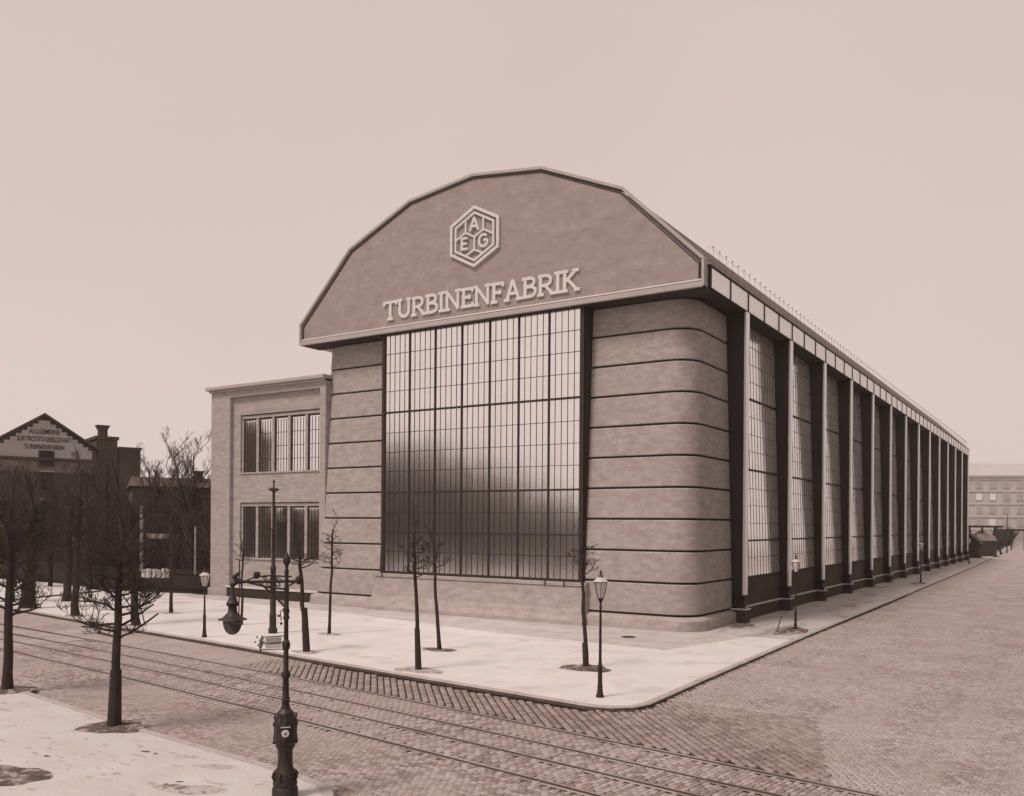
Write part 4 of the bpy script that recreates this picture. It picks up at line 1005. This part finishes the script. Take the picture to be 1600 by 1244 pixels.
brush('scrub', [(-3.2,250),(-4.5,290),(-6.5,345),(-9,400)], 700, 5.0, 'distant scrub line narrowing towards the end of the side street', seed=10, w=-3.5, mr_=.09, kindm=M_dark)
# low huts in that scrub
for (x, y, wx, hz_, lb) in ((-2.2,158,3.2,4.4,'dark low hut among scrub behind the rounded shed'),(-3.0,172,3.4,4.0,'small dark hut farther along the street before the bridge'),(-4.6,196,5.5,5.2,'dark peaked hut below the thin mast')):
    r_ = empty('yard_hut', (x,y,0)); tag(r_, lb, 'hut')
    LB().box(-wx/2,wx/2,0,6,0,hz_*.62).build('wall', M_dark, r_)
    LB().loft([[(-wx/2-.2,-.2,hz_*.62),(wx/2+.2,-.2,hz_*.62),(0,-.2,hz_)], [(-wx/2-.2,6,hz_*.62),(wx/2+.2,6,hz_*.62),(0,6,hz_)]], True).build('roof', M_roofd, r_)
# apartment block, haze put into its pale colours
fa = at(1480, 819, 330); ff = empty('apartment_block', (fa.x, fa.y, 0), YAW-.10); tag(ff, 'pale five-storey apartment block fading into haze beyond the street', 'building')
Wd = 46
LB().box(-14,Wd,0,14,0,25.0).build('wall', M_farw, ff)
LB().box(-14.4,Wd+.4,-.5,14.4,25.0,25.6).build('cornice', M_farw, ff)
LB().loft([[(-14,0,25.6),(Wd,0,25.6),(Wd,14,25.6),(-14,14,25.6)], [(-12,3,30.2),(Wd-12,3,30.2),(Wd-12,11,30.2),(-12,11,30.2)]], True).build('roof', mat('hazed_roof', .50, .9, .1), ff)
nwin = 0
for r_i, z in enumerate((1.8,6.6,11.4,16.2,20.8)):
    for c_i in range(-3, 10):
        x = c_i*4.9+1.5
        lit = (r_i == 3 and c_i in (0,1,2,3)) or R.random() < .12
        wn = LB().box(x-1.25,x+1.25,-.22,-.02,z-.2,z+2.6).build('window', M_farw, ff); LB().box(x-1.05,x+1.05,-.26,-.225,z,z+2.4).build('pane', M_farlit if lit else M_farwin, wn)
    LB().box(-14,Wd,-.3,-.01,z+3.1,z+3.3).build('string_course', M_farw, ff)

# ------------------------------------------------------------------ unseen blocks added behind the viewer to shape glass reflections and side shade
def block(x0, x1, y0, y1, h, lb, roof=2.5):
    r_ = empty('unseen_block', ((x0+x1)/2, y1, 0)); tag(r_, lb, 'building')
    HB().box(x0,x1,y0,y1,0,h).build('wall', M_blk, r_)
    if roof: HB().loft([[(x0-.3,y0,h),(x1+.3,y0,h),(x1+.3,y1+.3,h),(x0-.3,y1+.3,h)], [(x0+.5,y0+3,h+roof),(x1-.5,y0+3,h+roof),(x1-.5,y1-3,h+roof),(x0+.5,y1-3,h+roof)]], True).build('roof', M_roofd, r_)
    n = int((x1-x0)/3); z = 1.2
    while z+2 < h:
        for k in range(n):
            x = x0+(k+.5)*(x1-x0)/n; HB().box(x-.6,x+.6,y1-.05,y1+.03,z,z+1.8).build('window', M_blkw, r_)
        z += 3.6
block(-37,-24,-62,-52,6.2,'low unseen block opposite the hall entrance side, height set for the window reflection',0.8)
block(-45,-37.3,-62,-52,8.4,'unseen block opposite, beside the lowest one, added for the reflected skyline',0.8)
block(-52,-45.3,-63,-52,10.8,'narrow unseen block opposite the hall, added for the reflected skyline',1.2)
block(-60,-52.3,-64,-52,12.8,'plain unseen block opposite the hall front, added for the reflected skyline',1.5)
block(-74,-60.3,-66,-52,14.5,'tall unseen block opposite the side wing, added to darken the reflection',2.2)
block(-88,-74.5,-66,-52,6,'low unseen block opposite, farther west, height set for the wing reflection',2)
block(-128,-95,-60,-50,19,'tall unseen block at the far west end, added to darken the wing glass',3)
r_ = empty('unseen_block', (32, 10, 0)); tag(r_, 'long unseen block added across the side street to shade the column side of the hall', 'building')
HB().box(27,40,-40,52,0,20).build('wall', M_blk, r_)  # added out of view to cut sky light on the hall's side
HB().loft([[(26.7,-40.3,20),(40,-40.3,20),(40,52.3,20),(26.7,52.3,20)], [(30,-39,23),(37,-39,23),(37,51,23),(30,51,23)]], True).build('roof', M_roofd, r_)
for k in range(28):
    for z in (1.2,4.9,8.6,12.3): HB().box(26.97,27.05,-38.5+k*3.2,-37.3+k*3.2,z,z+1.9).build('window', M_blkw, r_)

# ------------------------------------------------------------------ air
hz = MB().box(-420,420,-260,620,-1.2,31).build('haze', None, kind='stuff')
hz.data.materials.clear()
hm = bpy.data.materials.new('haze_air'); hm.use_nodes = True; T = hm.node_tree
T.nodes.remove(T.nodes['Principled BSDF']); pv = T.nodes.new('ShaderNodeVolumePrincipled'); pv.inputs['Density'].default_value = .00035
pv.inputs['Color'].default_value = (.98, .95, .93, 1); pv.inputs['Anisotropy'].default_value = .2
T.links.new(pv.outputs[0], T.nodes['Material Output'].inputs['Volume']); hz.data.materials.append(hm)
